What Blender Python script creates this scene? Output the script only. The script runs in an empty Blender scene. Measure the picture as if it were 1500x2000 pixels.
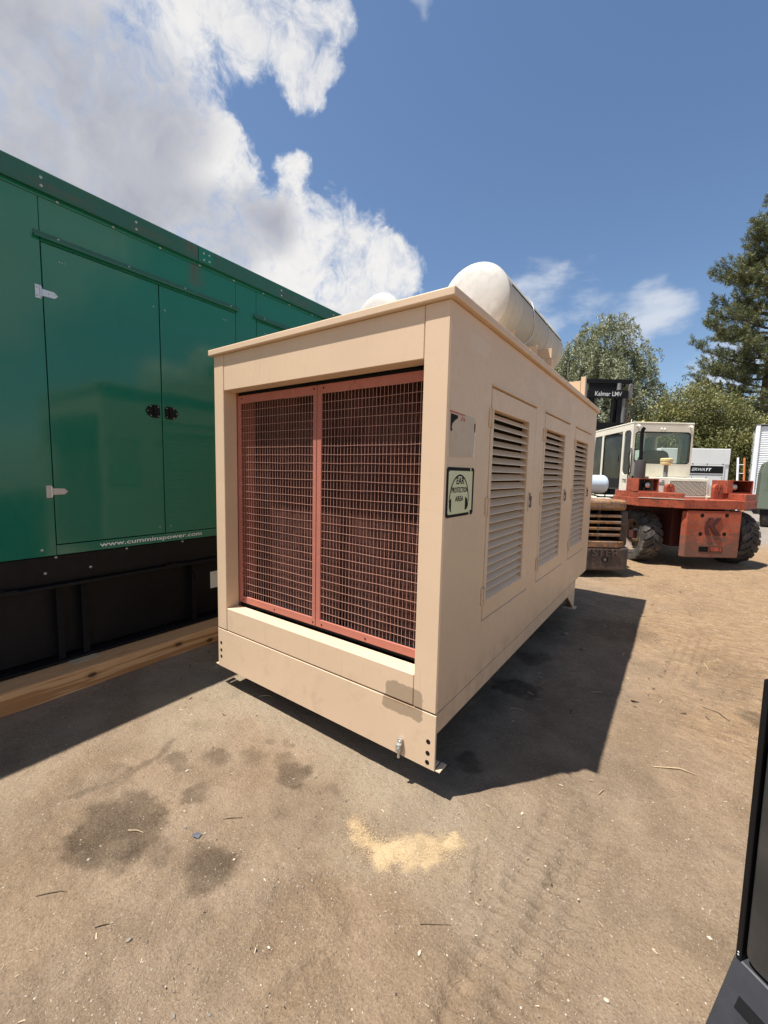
import bpy, math, random
import numpy as np
from mathutils import Vector, Matrix

R = math.radians
random.seed(7)
rng = np.random.default_rng(11)
scn = bpy.context.scene
col = scn.collection

# ---------------------------------------------------------------- camera
YAW, PITCH, ROLL = R(35.494), R(5.603), R(-1.334)
CAM = Vector((0.843, -1.640, 1.55))
def cam_axes():
    cy, sy, cp, sp = math.cos(YAW), math.sin(YAW), math.cos(PITCH), math.sin(PITCH)
    f = Vector((-sy * cp, cy * cp, -sp)); r = Vector((cy, sy, 0)); d = f.cross(r)
    c, s = math.cos(ROLL), math.sin(ROLL)
    return c * r + s * d, -s * r + c * d, f
_r, _d, _f = cam_axes()
cd = bpy.data.cameras.new('camera'); cam = bpy.data.objects.new('camera', cd); col.objects.link(cam)
cam.matrix_world = Matrix(((_r.x, -_d.x, -_f.x, CAM.x), (_r.y, -_d.y, -_f.y, CAM.y), (_r.z, -_d.z, -_f.z, CAM.z), (0, 0, 0, 1)))
cd.sensor_fit = 'VERTICAL'; cd.sensor_height = 24.0; cd.lens = 806.4 / 2000 * 24
cd.clip_start = 0.02; cd.clip_end = 2000
scn.camera = cam
def cf(u, v):
    """a ground point u metres to the right of the camera's foot and v metres ahead of it"""
    return Vector((CAM.x + u * math.cos(YAW) - v * math.sin(YAW), CAM.y + u * math.sin(YAW) + v * math.cos(YAW), 0))

# ---------------------------------------------------------------- light
SUN = Vector((0.25, 0.305, -1.0)).normalized()
sl = bpy.data.lights.new('sun', 'SUN'); so = bpy.data.objects.new('sun', sl); col.objects.link(so)
sl.energy = 5.0; sl.angle = R(0.55); sl.color = (1.0, 0.965, 0.915)
so.rotation_euler = SUN.to_track_quat('-Z', 'Y').to_euler()
so.location = (-4, -5, 16)
scn.view_settings.view_transform = 'Standard'; scn.view_settings.look = 'None'
scn.view_settings.exposure = 0.74; scn.view_settings.gamma = 1.0; scn.view_settings.use_curve_mapping = False

# ---------------------------------------------------------------- node helpers
class NT:
    def __init__(s, tree): s.t = tree; s.n = tree.nodes; s.l = tree.links
    def node(s, typ, **kw):
        n = s.n.new(typ)
        for k, v in kw.items(): setattr(n, k, v)
        return n
    def put(s, sock, v):
        if isinstance(v, bpy.types.NodeSocket): s.l.new(v, sock)
        elif v is not None:
            if sock.type == 'RGBA' and not isinstance(v, (int, float)) and len(v) == 3: v = (*v, 1)
            sock.default_value = v
    def math(s, op, a, b=None, c=None, clamp=False):
        n = s.node('ShaderNodeMath', operation=op, use_clamp=clamp)
        s.put(n.inputs[0], a); s.put(n.inputs[1], b); s.put(n.inputs[2], c)
        return n.outputs[0]
    def vmath(s, op, a, b=None):
        n = s.node('ShaderNodeVectorMath', operation=op)
        s.put(n.inputs[0], a); s.put(n.inputs[1], b)
        return n.outputs['Value'] if op in ('DOT_PRODUCT', 'LENGTH', 'DISTANCE') else n.outputs[0]
    def noise(s, vec, scale, detail=4, rough=0.55, dist=0.0, out=0):
        n = s.node('ShaderNodeTexNoise')
        if vec is not None: s.put(n.inputs['Vector'], vec)
        n.inputs['Scale'].default_value = scale; n.inputs['Detail'].default_value = detail
        n.inputs['Roughness'].default_value = rough; n.inputs['Distortion'].default_value = dist
        return n.outputs[out]
    def ramp(s, v, lo, hi, a=0.0, b=1.0, smooth=True):
        n = s.node('ShaderNodeMapRange', interpolation_type='SMOOTHSTEP' if smooth else 'LINEAR')
        s.put(n.inputs['Value'], v)
        for k, x in (('From Min', lo), ('From Max', hi), ('To Min', a), ('To Max', b)): s.put(n.inputs[k], x)
        return n.outputs[0]
    def mix(s, f, a, b, mode='MIX'):
        n = s.node('ShaderNodeMix', data_type='RGBA', blend_type=mode)
        s.put(n.inputs[0], f); s.put(n.inputs[6], a); s.put(n.inputs[7], b)
        return n.outputs[2]
    def pos(s): return s.node('ShaderNodeNewGeometry').outputs['Position']
    def obj(s): return s.node('ShaderNodeTexCoord').outputs['Object']
    def scale(s, v, xyz, loc=(0, 0, 0)):
        n = s.node('ShaderNodeMapping'); s.put(n.inputs['Vector'], v)
        n.inputs['Scale'].default_value = xyz; n.inputs['Location'].default_value = loc
        return n.outputs[0]
    def sep(s, v): return s.node('ShaderNodeSeparateXYZ', ) if False else s._sep(v)
    def _sep(s, v):
        n = s.node('ShaderNodeSeparateXYZ'); s.put(n.inputs[0], v); return n.outputs
    def attr(s, name, out='Fac'):
        return s.node('ShaderNodeAttribute', attribute_name=name).outputs[out]
    def bump(s, h, strength=0.3, dist=0.01, normal=None):
        n = s.node('ShaderNodeBump'); n.inputs['Strength'].default_value = strength; n.inputs['Distance'].default_value = dist
        s.put(n.inputs['Height'], h)
        if normal is not None: s.put(n.inputs['Normal'], normal)
        return n.outputs[0]

def material(name, color=(.5, .5, .5), rough=0.5, metal=0.0, spec=0.5):
    m = bpy.data.materials.new(name); m.use_nodes = True
    t = NT(m.node_tree); b = t.n['Principled BSDF']
    t.put(b.inputs['Base Color'], color); b.inputs['Roughness'].default_value = rough
    b.inputs['Metallic'].default_value = metal; b.inputs['Specular IOR Level'].default_value = spec
    return m, t, b

# ---------------------------------------------------------------- sky
w = bpy.data.worlds.new('World'); scn.world = w; w.use_nodes = True
t = NT(w.node_tree); bg = t.n['Background']
sky = t.node('ShaderNodeTexSky', sky_type='NISHITA')
sky.sun_disc = False; sky.sun_elevation = math.asin(-SUN.z); sky.sun_rotation = math.atan2(-SUN.x, -SUN.y)
sky.altitude = 200; sky.air_density = 1.0; sky.dust_density = 0.6; sky.ozone_density = 1.6
dirv = t.vmath('NORMALIZE', t.node('ShaderNodeTexCoord').outputs['Generated'])
# clouds: soft banks given by direction and angular radius, torn by noise
CL = [(-0.781, 0.222, 0.584, 8.7), (-0.685, 0.344, 0.642, 5.4), (-0.585, 0.432, 0.686, 4.0), (-0.542, 0.506, 0.671, 3.1), (-0.552, 0.527, 0.646, 2.2), (-0.779, 0.33, 0.533, 7.6), (-0.702, 0.434, 0.565, 2.8), (-0.703, 0.473, 0.531, 3.4), (-0.862, 0.249, 0.442, 9.9), (-0.788, 0.423, 0.448, 5.7), (-0.73, 0.534, 0.426, 5.8), (-0.644, 0.631, 0.433, 6.0), (-0.58, 0.701, 0.415, 5.1), (-0.515, 0.749, 0.417, 2.9), (-0.618, 0.559, 0.552, 1.7), (-0.634, 0.567, 0.527, 1.2), (-0.643, 0.676, 0.358, 6.5), (-0.497, 0.516, 0.698, 1.7),
      (-0.95, 0.05, 0.30, 12), (-0.8, -0.1, 0.6, 10), (-0.5, 0.15, 0.85, 10), (-0.9, -0.35, 0.3, 9)]
TH = [(-0.275, 0.895, 0.350, 4.6), (-0.20, 0.912, 0.36, 3.4), (-0.083, 0.946, 0.312, 3.6), (-0.365, 0.601, 0.711, 1.1), (0.06, 0.95, 0.2, 3.5)]
GR = [(-0.862, 0.201, 0.466, 5.6), (-0.831, 0.288, 0.475, 4.4), (-0.805, 0.378, 0.457, 4.0), (-0.756, 0.485, 0.44, 3.6), (-0.743, 0.369, 0.558, 4.0), (-0.686, 0.549, 0.476, 2.6), (-0.774, 0.255, 0.58, 5.2), (-0.92, 0.0, 0.4, 9)]
def banks(L, inner, outer, dv):
    acc = None
    for x, y, z, r in L:
        d = t.vmath('DOT_PRODUCT', dv, Vector((x, y, z)).normalized())
        k = t.ramp(d, math.cos(R(r * outer)), math.cos(R(r * inner)))
        acc = k if acc is None else t.math('SUBTRACT', t.math('ADD', acc, k), t.math('MULTIPLY', acc, k))
    return acc
warp = t.node('ShaderNodeTexNoise'); t.put(warp.inputs['Vector'], dirv); warp.inputs['Scale'].default_value = 7; warp.inputs['Detail'].default_value = 5
wv = t.vmath('MULTIPLY', t.vmath('SUBTRACT', warp.outputs['Color'], (.5, .5, .5)), (.09, .09, .09))
dw = t.vmath('NORMALIZE', t.vmath('ADD', dirv, wv))
n1 = t.noise(dw, 7, 12, 0.60, 0.15)
n2 = t.noise(dw, 34, 8, 0.66, 0.3)
b1 = banks(CL, .30, 1.42, dw)
# unseen broken cloud added for whiter ambient light, thinning out towards the clear blue ahead
wide = t.noise(dirv, 2.1, 5, 0.55, 0.3)
blue = t.ramp(t.vmath('DOT_PRODUCT', dirv, Vector((-0.12, 0.80, 0.58)).normalized()), .30, .72)
b0 = t.math('MULTIPLY', t.ramp(wide, .47, .64), t.math('SUBTRACT', 1.0, blue))
b1 = t.math('MAXIMUM', b1, t.math('MULTIPLY', b0, .95))
env = t.math('MULTIPLY', t.ramp(b1, .0, .30), t.ramp(b1, .60, 1.0, 1.0, .62))
dens = t.math('ADD', b1, t.math('MULTIPLY', env, t.math('MULTIPLY', t.math('SUBTRACT', n1, .5), 2.7)))
dens = t.math('ADD', dens, t.math('MULTIPLY', env, t.math('MULTIPLY', t.math('SUBTRACT', n2, .5), 2.0)))
cov = t.ramp(dens, .20, 1.12)
thick = t.ramp(t.math('ADD', b1, t.math('MULTIPLY', t.math('SUBTRACT', n1, .5), 1.0)), .35, 1.2)
stre = t.noise(t.scale(dirv, (5, 2.2, 13)), 1.5, 6, 0.55, 0.25)
b2 = banks(TH, .2, 1.5, dw)
thin = t.math('MULTIPLY', t.ramp(t.math('ADD', t.math('MULTIPLY', b2, .62), t.math('MULTIPLY', t.ramp(b2, 0, .4), t.math('ADD', t.math('MULTIPLY', t.math('SUBTRACT', stre, .5), 1.9), t.math('MULTIPLY', t.math('SUBTRACT', n1, .5), .9)))), .20, 1.0), .78)
gz = banks(GR, .0, 1.7, t.vmath('NORMALIZE', t.vmath('ADD', dirv, t.vmath('MULTIPLY', wv, (.6, .6, .6)))))
soft = t.noise(dirv, 4.2, 3, 0.5, 0.3)
puff = t.noise(dw, 13, 7, 0.62, 0.2)
grey = t.math('MULTIPLY', thick, t.math('ADD', t.math('MULTIPLY', gz, .88), t.ramp(t.math('ADD', t.math('MULTIPLY', soft, .5), t.math('MULTIPLY', puff, .5)), .42, .68, 0, .26)), clamp=True)
cc = t.mix(grey, (7.3, 7.2, 7.1), (3.5, 3.65, 4.2))
cc = t.mix(t.ramp(cov, 0, 1), (6.2, 6.5, 7.0), cc)
skyc = t.node('ShaderNodeHueSaturation'); skyc.inputs['Saturation'].default_value = 1.06; skyc.inputs['Value'].default_value = 1.15
t.put(skyc.inputs['Color'], sky.outputs[0])
both = t.math('MAXIMUM', cov, thin, clamp=True)
final = t.mix(both, skyc.outputs[0], cc)
t.put(bg.inputs['Color'], final); bg.inputs['Strength'].default_value = 0.074

# ---------------------------------------------------------------- mesh helpers
OFF = {}
class MB:
    def __init__(s): s.v = []; s.f = []; s.sm = []
    def add(s, verts, faces, smooth=False):
        b = len(s.v); s.v += [tuple(p) for p in verts]
        for f in faces: s.f.append([b + i for i in f]); s.sm.append(smooth)
        return s
    def box(s, x0, x1, y0, y1, z0, z1):
        v = [(x0, y0, z0), (x1, y0, z0), (x1, y1, z0), (x0, y1, z0), (x0, y0, z1), (x1, y0, z1), (x1, y1, z1), (x0, y1, z1)]
        return s.hexa(v)
    def hexa(s, v):
        return s.add(v, [(3, 2, 1, 0), (4, 5, 6, 7), (0, 1, 5, 4), (1, 2, 6, 5), (2, 3, 7, 6), (3, 0, 4, 7)])
    def prism(s, pts, axis, a, b):
        """extrude a polygon of 2D points along axis from a to b"""
        def P(p, k): return (k, p[0], p[1]) if axis == 'x' else ((p[0], k, p[1]) if axis == 'y' else (p[0], p[1], k))
        n = len(pts); v = [P(p, a) for p in pts] + [P(p, b) for p in pts]
        f = [list(range(n))[::-1], list(range(n, 2 * n))] + [(i, (i + 1) % n, n + (i + 1) % n, n + i) for i in range(n)]
        return s.add(v, f)
    def tube(s, p0, p1, r0, r1=None, n=10, caps=True):
        r1 = r0 if r1 is None else r1
        p0, p1 = Vector(p0), Vector(p1); d = (p1 - p0).normalized()
        q = d.orthogonal().normalized(); w_ = d.cross(q); v = []
        for p, r in ((p0, r0), (p1, r1)):
            v += [p + r * (math.cos(a) * q + math.sin(a) * w_) for a in (2 * math.pi * i / n for i in range(n))]
        s.add(v, [(i, (i + 1) % n, n + (i + 1) % n, n + i) for i in range(n)], True)
        if caps: s.add(v[:n], [tuple(range(n))[::-1]]); s.add(v[n:], [tuple(range(n))])
        return s
    def path(s, pts, r, n=8):
        pts = [Vector(p) for p in pts]; rings = []; prev = None
        for i, p in enumerate(pts):
            d = (pts[min(i + 1, len(pts) - 1)] - pts[max(i - 1, 0)]).normalized()
            q = d.orthogonal().normalized() if prev is None else (prev - d * prev.dot(d)).normalized()
            prev = q; w_ = d.cross(q); rr = r[i] if isinstance(r, (list, tuple)) else r
            rings += [p + rr * (math.cos(a) * q + math.sin(a) * w_) for a in (2 * math.pi * k / n for k in range(n))]
        m = len(pts)
        s.add(rings, [(j * n + i, j * n + (i + 1) % n, (j + 1) * n + (i + 1) % n, (j + 1) * n + i) for j in range(m - 1) for i in range(n)], True)
        s.add(rings[:n], [tuple(range(n))[::-1]]); s.add(rings[-n:], [tuple(range(n))])
        return s
    def lathe(s, prof, o, axis, n=32, smooth=True):
        """prof: list of (radius, distance along axis)"""
        o = Vector(o); ax = Vector(axis).normalized(); q = ax.orthogonal().normalized(); w_ = ax.cross(q); v = []
        for r, h in prof:
            v += [o + ax * h + max(r, 1e-4) * (math.cos(a) * q + math.sin(a) * w_) for a in (2 * math.pi * i / n for i in range(n))]
        m = len(prof)
        return s.add(v, [(j * n + i, j * n + (i + 1) % n, (j + 1) * n + (i + 1) % n, (j + 1) * n + i) for j in range(m - 1) for i in range(n)], smooth)
    def dome(s, c, nrm, r, h=None, n=8):
        h = r * .6 if h is None else h
        return s.lathe([(r, 0), (r * .85, h * .55), (r * .5, h * .9), (0, h)], c, nrm, n)
    def grid_panel(s, us, vs, solid, place, thick):
        """plate made of cells; solid(i,j) tells which cells are filled; place(u,v,depth) gives the point"""
        nu, nv = len(us) - 1, len(vs) - 1; idx = {}
        base = len(s.v)
        def V(i, j, k):
            if (i, j, k) not in idx:
                idx[(i, j, k)] = len(s.v); s.v.append(tuple(place(us[i], vs[j], thick * k)))
            return idx[(i, j, k)]
        S = lambda i, j: 0 <= i < nu and 0 <= j < nv and solid(i, j)
        for i in range(nu):
            for j in range(nv):
                if not S(i, j): continue
                fs = [[V(i, j, 0), V(i + 1, j, 0), V(i + 1, j + 1, 0), V(i, j + 1, 0)], [V(i, j + 1, 1), V(i + 1, j + 1, 1), V(i + 1, j, 1), V(i, j, 1)]]
                if not S(i - 1, j): fs.append([V(i, j, 1), V(i, j, 0), V(i, j + 1, 0), V(i, j + 1, 1)])
                if not S(i + 1, j): fs.append([V(i + 1, j, 0), V(i + 1, j, 1), V(i + 1, j + 1, 1), V(i + 1, j + 1, 0)])
                if not S(i, j - 1): fs.append([V(i, j, 1), V(i + 1, j, 1), V(i + 1, j, 0), V(i, j, 0)])
                if not S(i, j + 1): fs.append([V(i, j + 1, 0), V(i + 1, j + 1, 0), V(i + 1, j + 1, 1), V(i, j + 1, 1)])
                for f in fs: s.f.append(f); s.sm.append(False)
        return s
    def mesh(s, name, mat, off=(0, 0, 0)):
        me = bpy.data.meshes.new(name)
        o = off
        me.from_pydata([(p[0] - o[0], p[1] - o[1], p[2] - o[2]) for p in s.v], [], s.f)
        me.polygons.foreach_set('use_smooth', s.sm)
        if mat is not None: me.materials.append(mat)
        import bmesh
        bm = bmesh.new(); bm.from_mesh(me)
        if len(bm.faces) < 60000: bmesh.ops.recalc_face_normals(bm, faces=bm.faces)
        bm.to_mesh(me); bm.free()
        return me
    def build(s, name, mat, parent=None, label=None, bevel=0.0, kind=None, seg=1):
        off = OFF.get(parent.name, (0, 0, 0)) if parent else (0, 0, 0)
        o = bpy.data.objects.new(name, s.mesh(name, mat, off)); col.objects.link(o)
        if parent:
            o.parent = parent; OFF[o.name] = off
        if any(s.sm):
            e = o.modifiers.new('edges', 'EDGE_SPLIT'); e.split_angle = R(38)
        if bevel:
            b = o.modifiers.new('bevel', 'BEVEL'); b.width = bevel; b.segments = seg; b.limit_method = 'ANGLE'; b.angle_limit = R(40)
        if label: o['label'] = label
        if kind: o['kind'] = kind
        return o

def thing(name, label, cat, loc=(0, 0, 0), rotz=0.0, group=None, world=False):
    o = bpy.data.objects.new(name, None); col.objects.link(o)
    o.location = loc; o.rotation_euler = (0, 0, rotz); o.empty_display_size = .2
    o['label'] = label; o['category'] = cat
    if group: o['group'] = group
    OFF[o.name] = tuple(loc) if world else (0, 0, 0)
    return o
def tag(o, label, cat, group=None):
    o['label'] = label; o['category'] = cat
    if group: o['group'] = group
    return o
def inst(me, name, loc, parent=None, rot=(0, 0, 0), scale=(1, 1, 1)):
    o = bpy.data.objects.new(name, me); col.objects.link(o)
    off = OFF.get(parent.name, (0, 0, 0)) if parent else (0, 0, 0)
    o.location = Vector(loc) - Vector(off); o.rotation_euler = rot; o.scale = scale
    if parent: o.parent = parent; OFF[o.name] = off
    return o
def text(name, body, mat, parent, p0, ux, uy, w_, h_, bold=0.0, depth=0.0, shear=0.0, spacing=1.0):
    """lettering filling a w_ x h_ box whose lower left corner is p0"""
    c = bpy.data.curves.new(name, 'FONT'); c.body = body; c.offset = bold; c.shear = shear; c.space_character = spacing; c.resolution_u = 3
    c.extrude = 0.02 if depth else 0.0
    o = bpy.data.objects.new(name, c); col.objects.link(o)
    dg = bpy.context.evaluated_depsgraph_get(); me = bpy.data.meshes.new_from_object(o.evaluated_get(dg))
    bpy.data.objects.remove(o); bpy.data.curves.remove(c)
    n = len(me.vertices); co = np.empty(n * 3); me.vertices.foreach_get('co', co); co = co.reshape(-1, 3)
    lo, hi = co.min(0), co.max(0)
    a = (co[:, 0] - lo[0]) / (hi[0] - lo[0]) * w_; b = (co[:, 1] - lo[1]) / (hi[1] - lo[1]) * h_
    ux, uy = np.array(ux, float), np.array(uy, float); nz = np.cross(ux, uy)
    P = np.array(p0, float) + a[:, None] * ux + b[:, None] * uy
    if depth: P += ((co[:, 2] - lo[2]) / (hi[2] - lo[2]) * depth)[:, None] * nz
    off = np.array(OFF.get(parent.name, (0, 0, 0)))
    me.vertices.foreach_set('co', (P - off).ravel()); me.materials.clear(); me.materials.append(mat); me.update()
    q = bpy.data.objects.new(name, me); col.objects.link(q); q.parent = parent; OFF[q.name] = tuple(off)
    return q
def raw_mesh(name, V, F4, mat, smooth=False, attrs=None, tri=False):
    """big mesh from numpy arrays; F4 is (n,4) quads or (n,3) triangles"""
    me = bpy.data.meshes.new(name); k = F4.shape[1]
    me.vertices.add(len(V)); me.vertices.foreach_set('co', np.ascontiguousarray(V, dtype=np.float32).ravel())
    me.loops.add(F4.size); me.loops.foreach_set('vertex_index', np.ascontiguousarray(F4, dtype=np.int32).ravel())
    me.polygons.add(len(F4)); me.polygons.foreach_set('loop_start', np.arange(0, F4.size, k, dtype=np.int32))
    me.polygons.foreach_set('use_smooth', np.full(len(F4), smooth))
    me.update(calc_edges=True)
    for nm, (dom, arr) in (attrs or {}).items():
        at = me.attributes.new(nm, 'FLOAT', dom); at.data.foreach_set('value', np.ascontiguousarray(arr, dtype=np.float32))
    me.materials.append(mat)
    return me

# hash value noise for real relief
def vnoise(x, y, seed=0):
    xi = np.floor(x).astype(np.int64); yi = np.floor(y).astype(np.int64); fx = x - xi; fy = y - yi
    fx = fx * fx * (3 - 2 * fx); fy = fy * fy * (3 - 2 * fy)
    def h(a, b):
        k = (a * 374761393 + b * 668265263 + seed * 1442695041) & 0xFFFFFFFF
        k = ((k ^ (k >> 13)) * 1274126177) & 0xFFFFFFFF
        return ((k ^ (k >> 16)) & 0xFFFF) / 65535.0
    return (h(xi, yi) * (1 - fx) + h(xi + 1, yi) * fx) * (1 - fy) + (h(xi, yi + 1) * (1 - fx) + h(xi + 1, yi + 1) * fx) * fy
def fbm(x, y, s, octv=4, seed=0, gain=.5):
    a = np.zeros_like(x, dtype=float); amp = 1.0; tot = 0
    for o in range(octv):
        a += amp * vnoise(x * s + 17.3 * o, y * s - 9.1 * o, seed + o); tot += amp; amp *= gain; s *= 2.03
    return a / tot
def sstep(a, lo, hi):
    k = np.clip((a - lo) / (hi - lo), 0, 1); return k * k * (3 - 2 * k)
def seg_dist(x, y, pts):
    d = np.full(x.shape, 1e9)
    for (ax, ay), (bx, by) in zip(pts[:-1], pts[1:]):
        vx, vy = bx - ax, by - ay; L = vx * vx + vy * vy
        k = np.clip(((x - ax) * vx + (y - ay) * vy) / L, 0, 1)
        d = np.minimum(d, np.hypot(x - ax - k * vx, y - ay - k * vy))
    return d

# ---------------------------------------------------------------- materials
def box_mask(t, p, c, h, rad, amp=0.03, scale=14, axes=(0, 2)):
    """1 inside a ragged, round-cornered patch in the x-z plane (paint touch-up), 0 outside"""
    q = t._sep(t.vmath('SUBTRACT', p, c)); k = None
    for i in axes:
        d = t.math('MAXIMUM', t.math('SUBTRACT', t.math('ABSOLUTE', q[i]), h[i] - rad), 0.0)
        d = t.math('MULTIPLY', d, d); k = d if k is None else t.math('ADD', k, d)
    k = t.math('SUBTRACT', t.math('SQRT', k), rad)
    n = t.math('ADD', t.noise(p, scale, 3, .6), t.math('MULTIPLY', t.noise(p, scale * 9, 4, .7), .35))
    k = t.math('ADD', k, t.math('MULTIPLY', t.math('SUBTRACT', n, .67), amp))
    return t.ramp(k, .002, -.002)

def paint(name, base, rough=.42, var=.10, dirt=(.20, .15, .10), dirt_amt=.25, chips=None, chip_amt=0.0, spec=.45, coat=0.0, streak=0.0, scale=1.0, chip_lo=.60, bump=.10):
    m, t, b = material(name, base, rough, 0, spec)
    p = t.pos()
    n1 = t.noise(p, 1.7 * scale, 5, .6); n2 = t.noise(p, 23 * scale, 4, .6); n3 = t.noise(p, 90 * scale, 3, .6)
    c = t.mix(t.ramp(n1, .35, .65), tuple(x * (1 - var) for x in base), tuple(min(1, x * (1 + var * .6)) for x in base))
    d = t.ramp(t.math('ADD', t.math('MULTIPLY', n1, .55), t.math('MULTIPLY', n2, .45)), .50, .72)
    c = t.mix(t.math('MULTIPLY', d, dirt_amt), c, dirt)
    if streak:
        s_ = t.noise(t.scale(p, (30, 30, 1.3)), 1.0, 4, .6)
        c = t.mix(t.math('MULTIPLY', t.ramp(s_, .52, .75), streak), c, dirt)
    if chips:
        k = t.ramp(t.math('ADD', t.math('MULTIPLY', t.noise(p, 9 * scale, 8, .72), .7), t.math('MULTIPLY', n3, .3)), chip_lo, chip_lo + .06)
        c = t.mix(t.math('MULTIPLY', k, chip_amt), c, chips)
    t.put(b.inputs['Base Color'], c)
    t.put(b.inputs['Roughness'], t.ramp(n2, .3, .7, rough - min(.06, rough * .25), rough + min(.12, rough * .3)))
    b.inputs['Coat Weight'].default_value = coat; b.inputs['Coat Roughness'].default_value = .04
    t.put(b.inputs['Normal'], t.bump(t.math('ADD', t.math('MULTIPLY', n1, 1.0), t.math('MULTIPLY', n3, .03)), bump, .02))
    return m

TAN = (.640, .468, .312)
M = {}
M['tan'] = paint('tan_paint', TAN, .46, .05, (.30, .22, .14), .10, spec=.35)
M['tan_side'] = paint('tan_side_paint', TAN, .40, .05, (.34, .26, .18), .12, spec=.28)
# front paint with the darker touch-up patch over the lower right joint
def tan_front():
    m = paint('tan_front_paint', TAN, .48, .04, (.34, .25, .16), .12, spec=.35)
    t = NT(m.node_tree); b = t.n['Principled BSDF']; src = b.inputs['Base Color'].links[0].from_socket
    p = t.pos()
    up = box_mask(t, p, (-.186, 0, .452), (.110, None, .056), .034, .05, 11)
    lo = box_mask(t, p, (-.190, 0, .394), (.116, None, .040), .022, .05, 11)
    q = t._sep(p)
    up = t.math('MAXIMUM', up, lo)
    c = t.mix(t.math('MULTIPLY', up, .92), src, (.335, .245, .16))
    rust = t.ramp(t.math('ABSOLUTE', t.math('ADD', t.math('ADD', q[2], -.418), t.math('MULTIPLY', t.math('SUBTRACT', t.noise(p, 40, 4, .6), .5), .03))), .016, .002)
    rx = t.ramp(t.math('ABSOLUTE', t.math('ADD', q[0], .20)), .16, .02)
    c = t.mix(t.math('MULTIPLY', t.math('MULTIPLY', rust, rx), .55), c, (.20, .085, .03))
    st = t.noise(t.scale(p, (60, 60, 3)), 1.0, 4, .6)
    band = t.ramp(q[2], .20, .415)
    c = t.mix(t.math('MULTIPLY', t.math('MULTIPLY', t.ramp(st, .60, .78), band), .22), c, (.28, .19, .11))
    t.put(b.inputs['Base Color'], c)
    return m
M['tan_front'] = tan_front()
def wear_side():
    t = NT(M['tan_side'].node_tree); b = t.n['Principled BSDF']; c = b.inputs['Base Color'].links[0].from_socket; p = t.pos()
    for cy, cz, hy_, hz_ in ((1.42, 2.150, .10, .045), (1.95, 2.140, .05, .03), (2.5, 2.16, .08, .05), (3.05, 2.17, .06, .03), (.33, 2.17, .12, .04), (3.52, 1.30, .03, .16)):
        k = box_mask(t, p, (0, cy, cz), (0, hy_, hz_), .02, .05, 11, axes=(1, 2)); c = t.mix(t.math('MULTIPLY', k, .45), c, (.66, .53, .385))
    q = t._sep(p); n = t.noise(t.scale(p, (40, 40, 1.6)), 1.0, 5, .65)
    run = t.math('MULTIPLY', t.ramp(n, .55, .75), t.ramp(t.noise(p, 2.2, 3), .45, .62)); c = t.mix(t.math('MULTIPLY', run, .30), c, (.34, .25, .17))
    low = t.math('MULTIPLY', t.ramp(q[2], .62, .42), t.ramp(t.noise(p, 9, 6, .7), .42, .66)); c = t.mix(t.math('MULTIPLY', low, .35), c, (.33, .255, .185))
    sc_ = t.noise(t.scale(p, (1, 3, 46)), 2.0, 3, .6); c = t.mix(t.math('MULTIPLY', t.ramp(sc_, .70, .74), .35), c, (.68, .56, .42))
    sp = t.noise(p, 46, 5, .75); c = t.mix(t.math('MULTIPLY', t.ramp(sp, .68, .72), .6), c, (.20, .12, .07))
    t.put(b.inputs['Base Color'], c)
wear_side()
def wear_front():
    t = NT(M['tan_front'].node_tree); b = t.n['Principled BSDF']; c = b.inputs['Base Color'].links[0].from_socket; p = t.pos(); q = t._sep(p)
    sp = t.noise(p, 38, 6, .75); c = t.mix(t.math('MULTIPLY', t.ramp(sp, .67, .71), .55), c, (.24, .15, .09))
    sc_ = t.noise(t.scale(p, (4, 1, 50)), 1.8, 3, .6); c = t.mix(t.math('MULTIPLY', t.ramp(sc_, .69, .73), .35), c, (.40, .29, .19))
    n = t.noise(p, 7, 7, .7); m_ = t.math('MULTIPLY', t.ramp(n, .50, .68), t.ramp(q[2], .75, .20)); c = t.mix(t.math('MULTIPLY', m_, .28), c, (.36, .265, .175))
    t.put(b.inputs['Base Color'], c)
wear_front()
M['red_primer'] = paint('red_brown_primer', (.43, .150, .105), .6, .10, (.16, .075, .045), .45, (.10, .055, .035), .5, .3)
M['wire'] = paint('mesh_wire_paint', (.47, .245, .18), .6, .15, (.22, .13, .08), .4)
M['core'] = paint('dusty_radiator', (.105, .037, .027), .8, .3, (.20, .12, .08), .45, scale=2.2)
M['black'] = paint('black_paint', (.0065, .0065, .0075), .48, .3, (.030, .027, .024), .16, spec=.22)
M['black_matt'] = paint('black_matt_paint', (.006, .006, .007), .65, .3, (.028, .025, .022), .2, spec=.2)
M['green'] = paint('green_paint', (.0135, .152, .095), .12, .02, (.03, .10, .06), .01, spec=.5, coat=.0, bump=.015)
M['green_roof'] = paint('green_roof_paint', (.020, .110, .070), .36, .08, (.060, .060, .040), .35, streak=.5)
def wavy(m, streaks):
    t = NT(m.node_tree); b = t.n['Principled BSDF']; c = b.inputs['Base Color'].links[0].from_socket; p = t.pos(); q = t._sep(p)
    for cy, hy_, z0, z1, k_ in streaks:
        n = t.noise(t.scale(p, (1, 60, 2)), 1.0, 4, .6); k = t.math('MULTIPLY', t.ramp(t.math('ABSOLUTE', t.math('ADD', q[1], -cy)), hy_, hy_ * .3), t.math('MULTIPLY', t.ramp(q[2], z0, z0 + .06), t.ramp(q[2], z1 + .01, z1)))
        c = t.mix(t.math('MULTIPLY', t.math('MULTIPLY', k, t.ramp(n, .3, .6)), k_), c, (.085, .078, .050))
    t.put(b.inputs['Base Color'], c)
    old = b.inputs['Normal'].links[0].from_socket; w1 = t.noise(t.scale(p, (1, 1, .8)), 1.6, 2, .5)
    t.put(b.inputs['Normal'], t.bump(w1, .22, .03, old))
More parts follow.
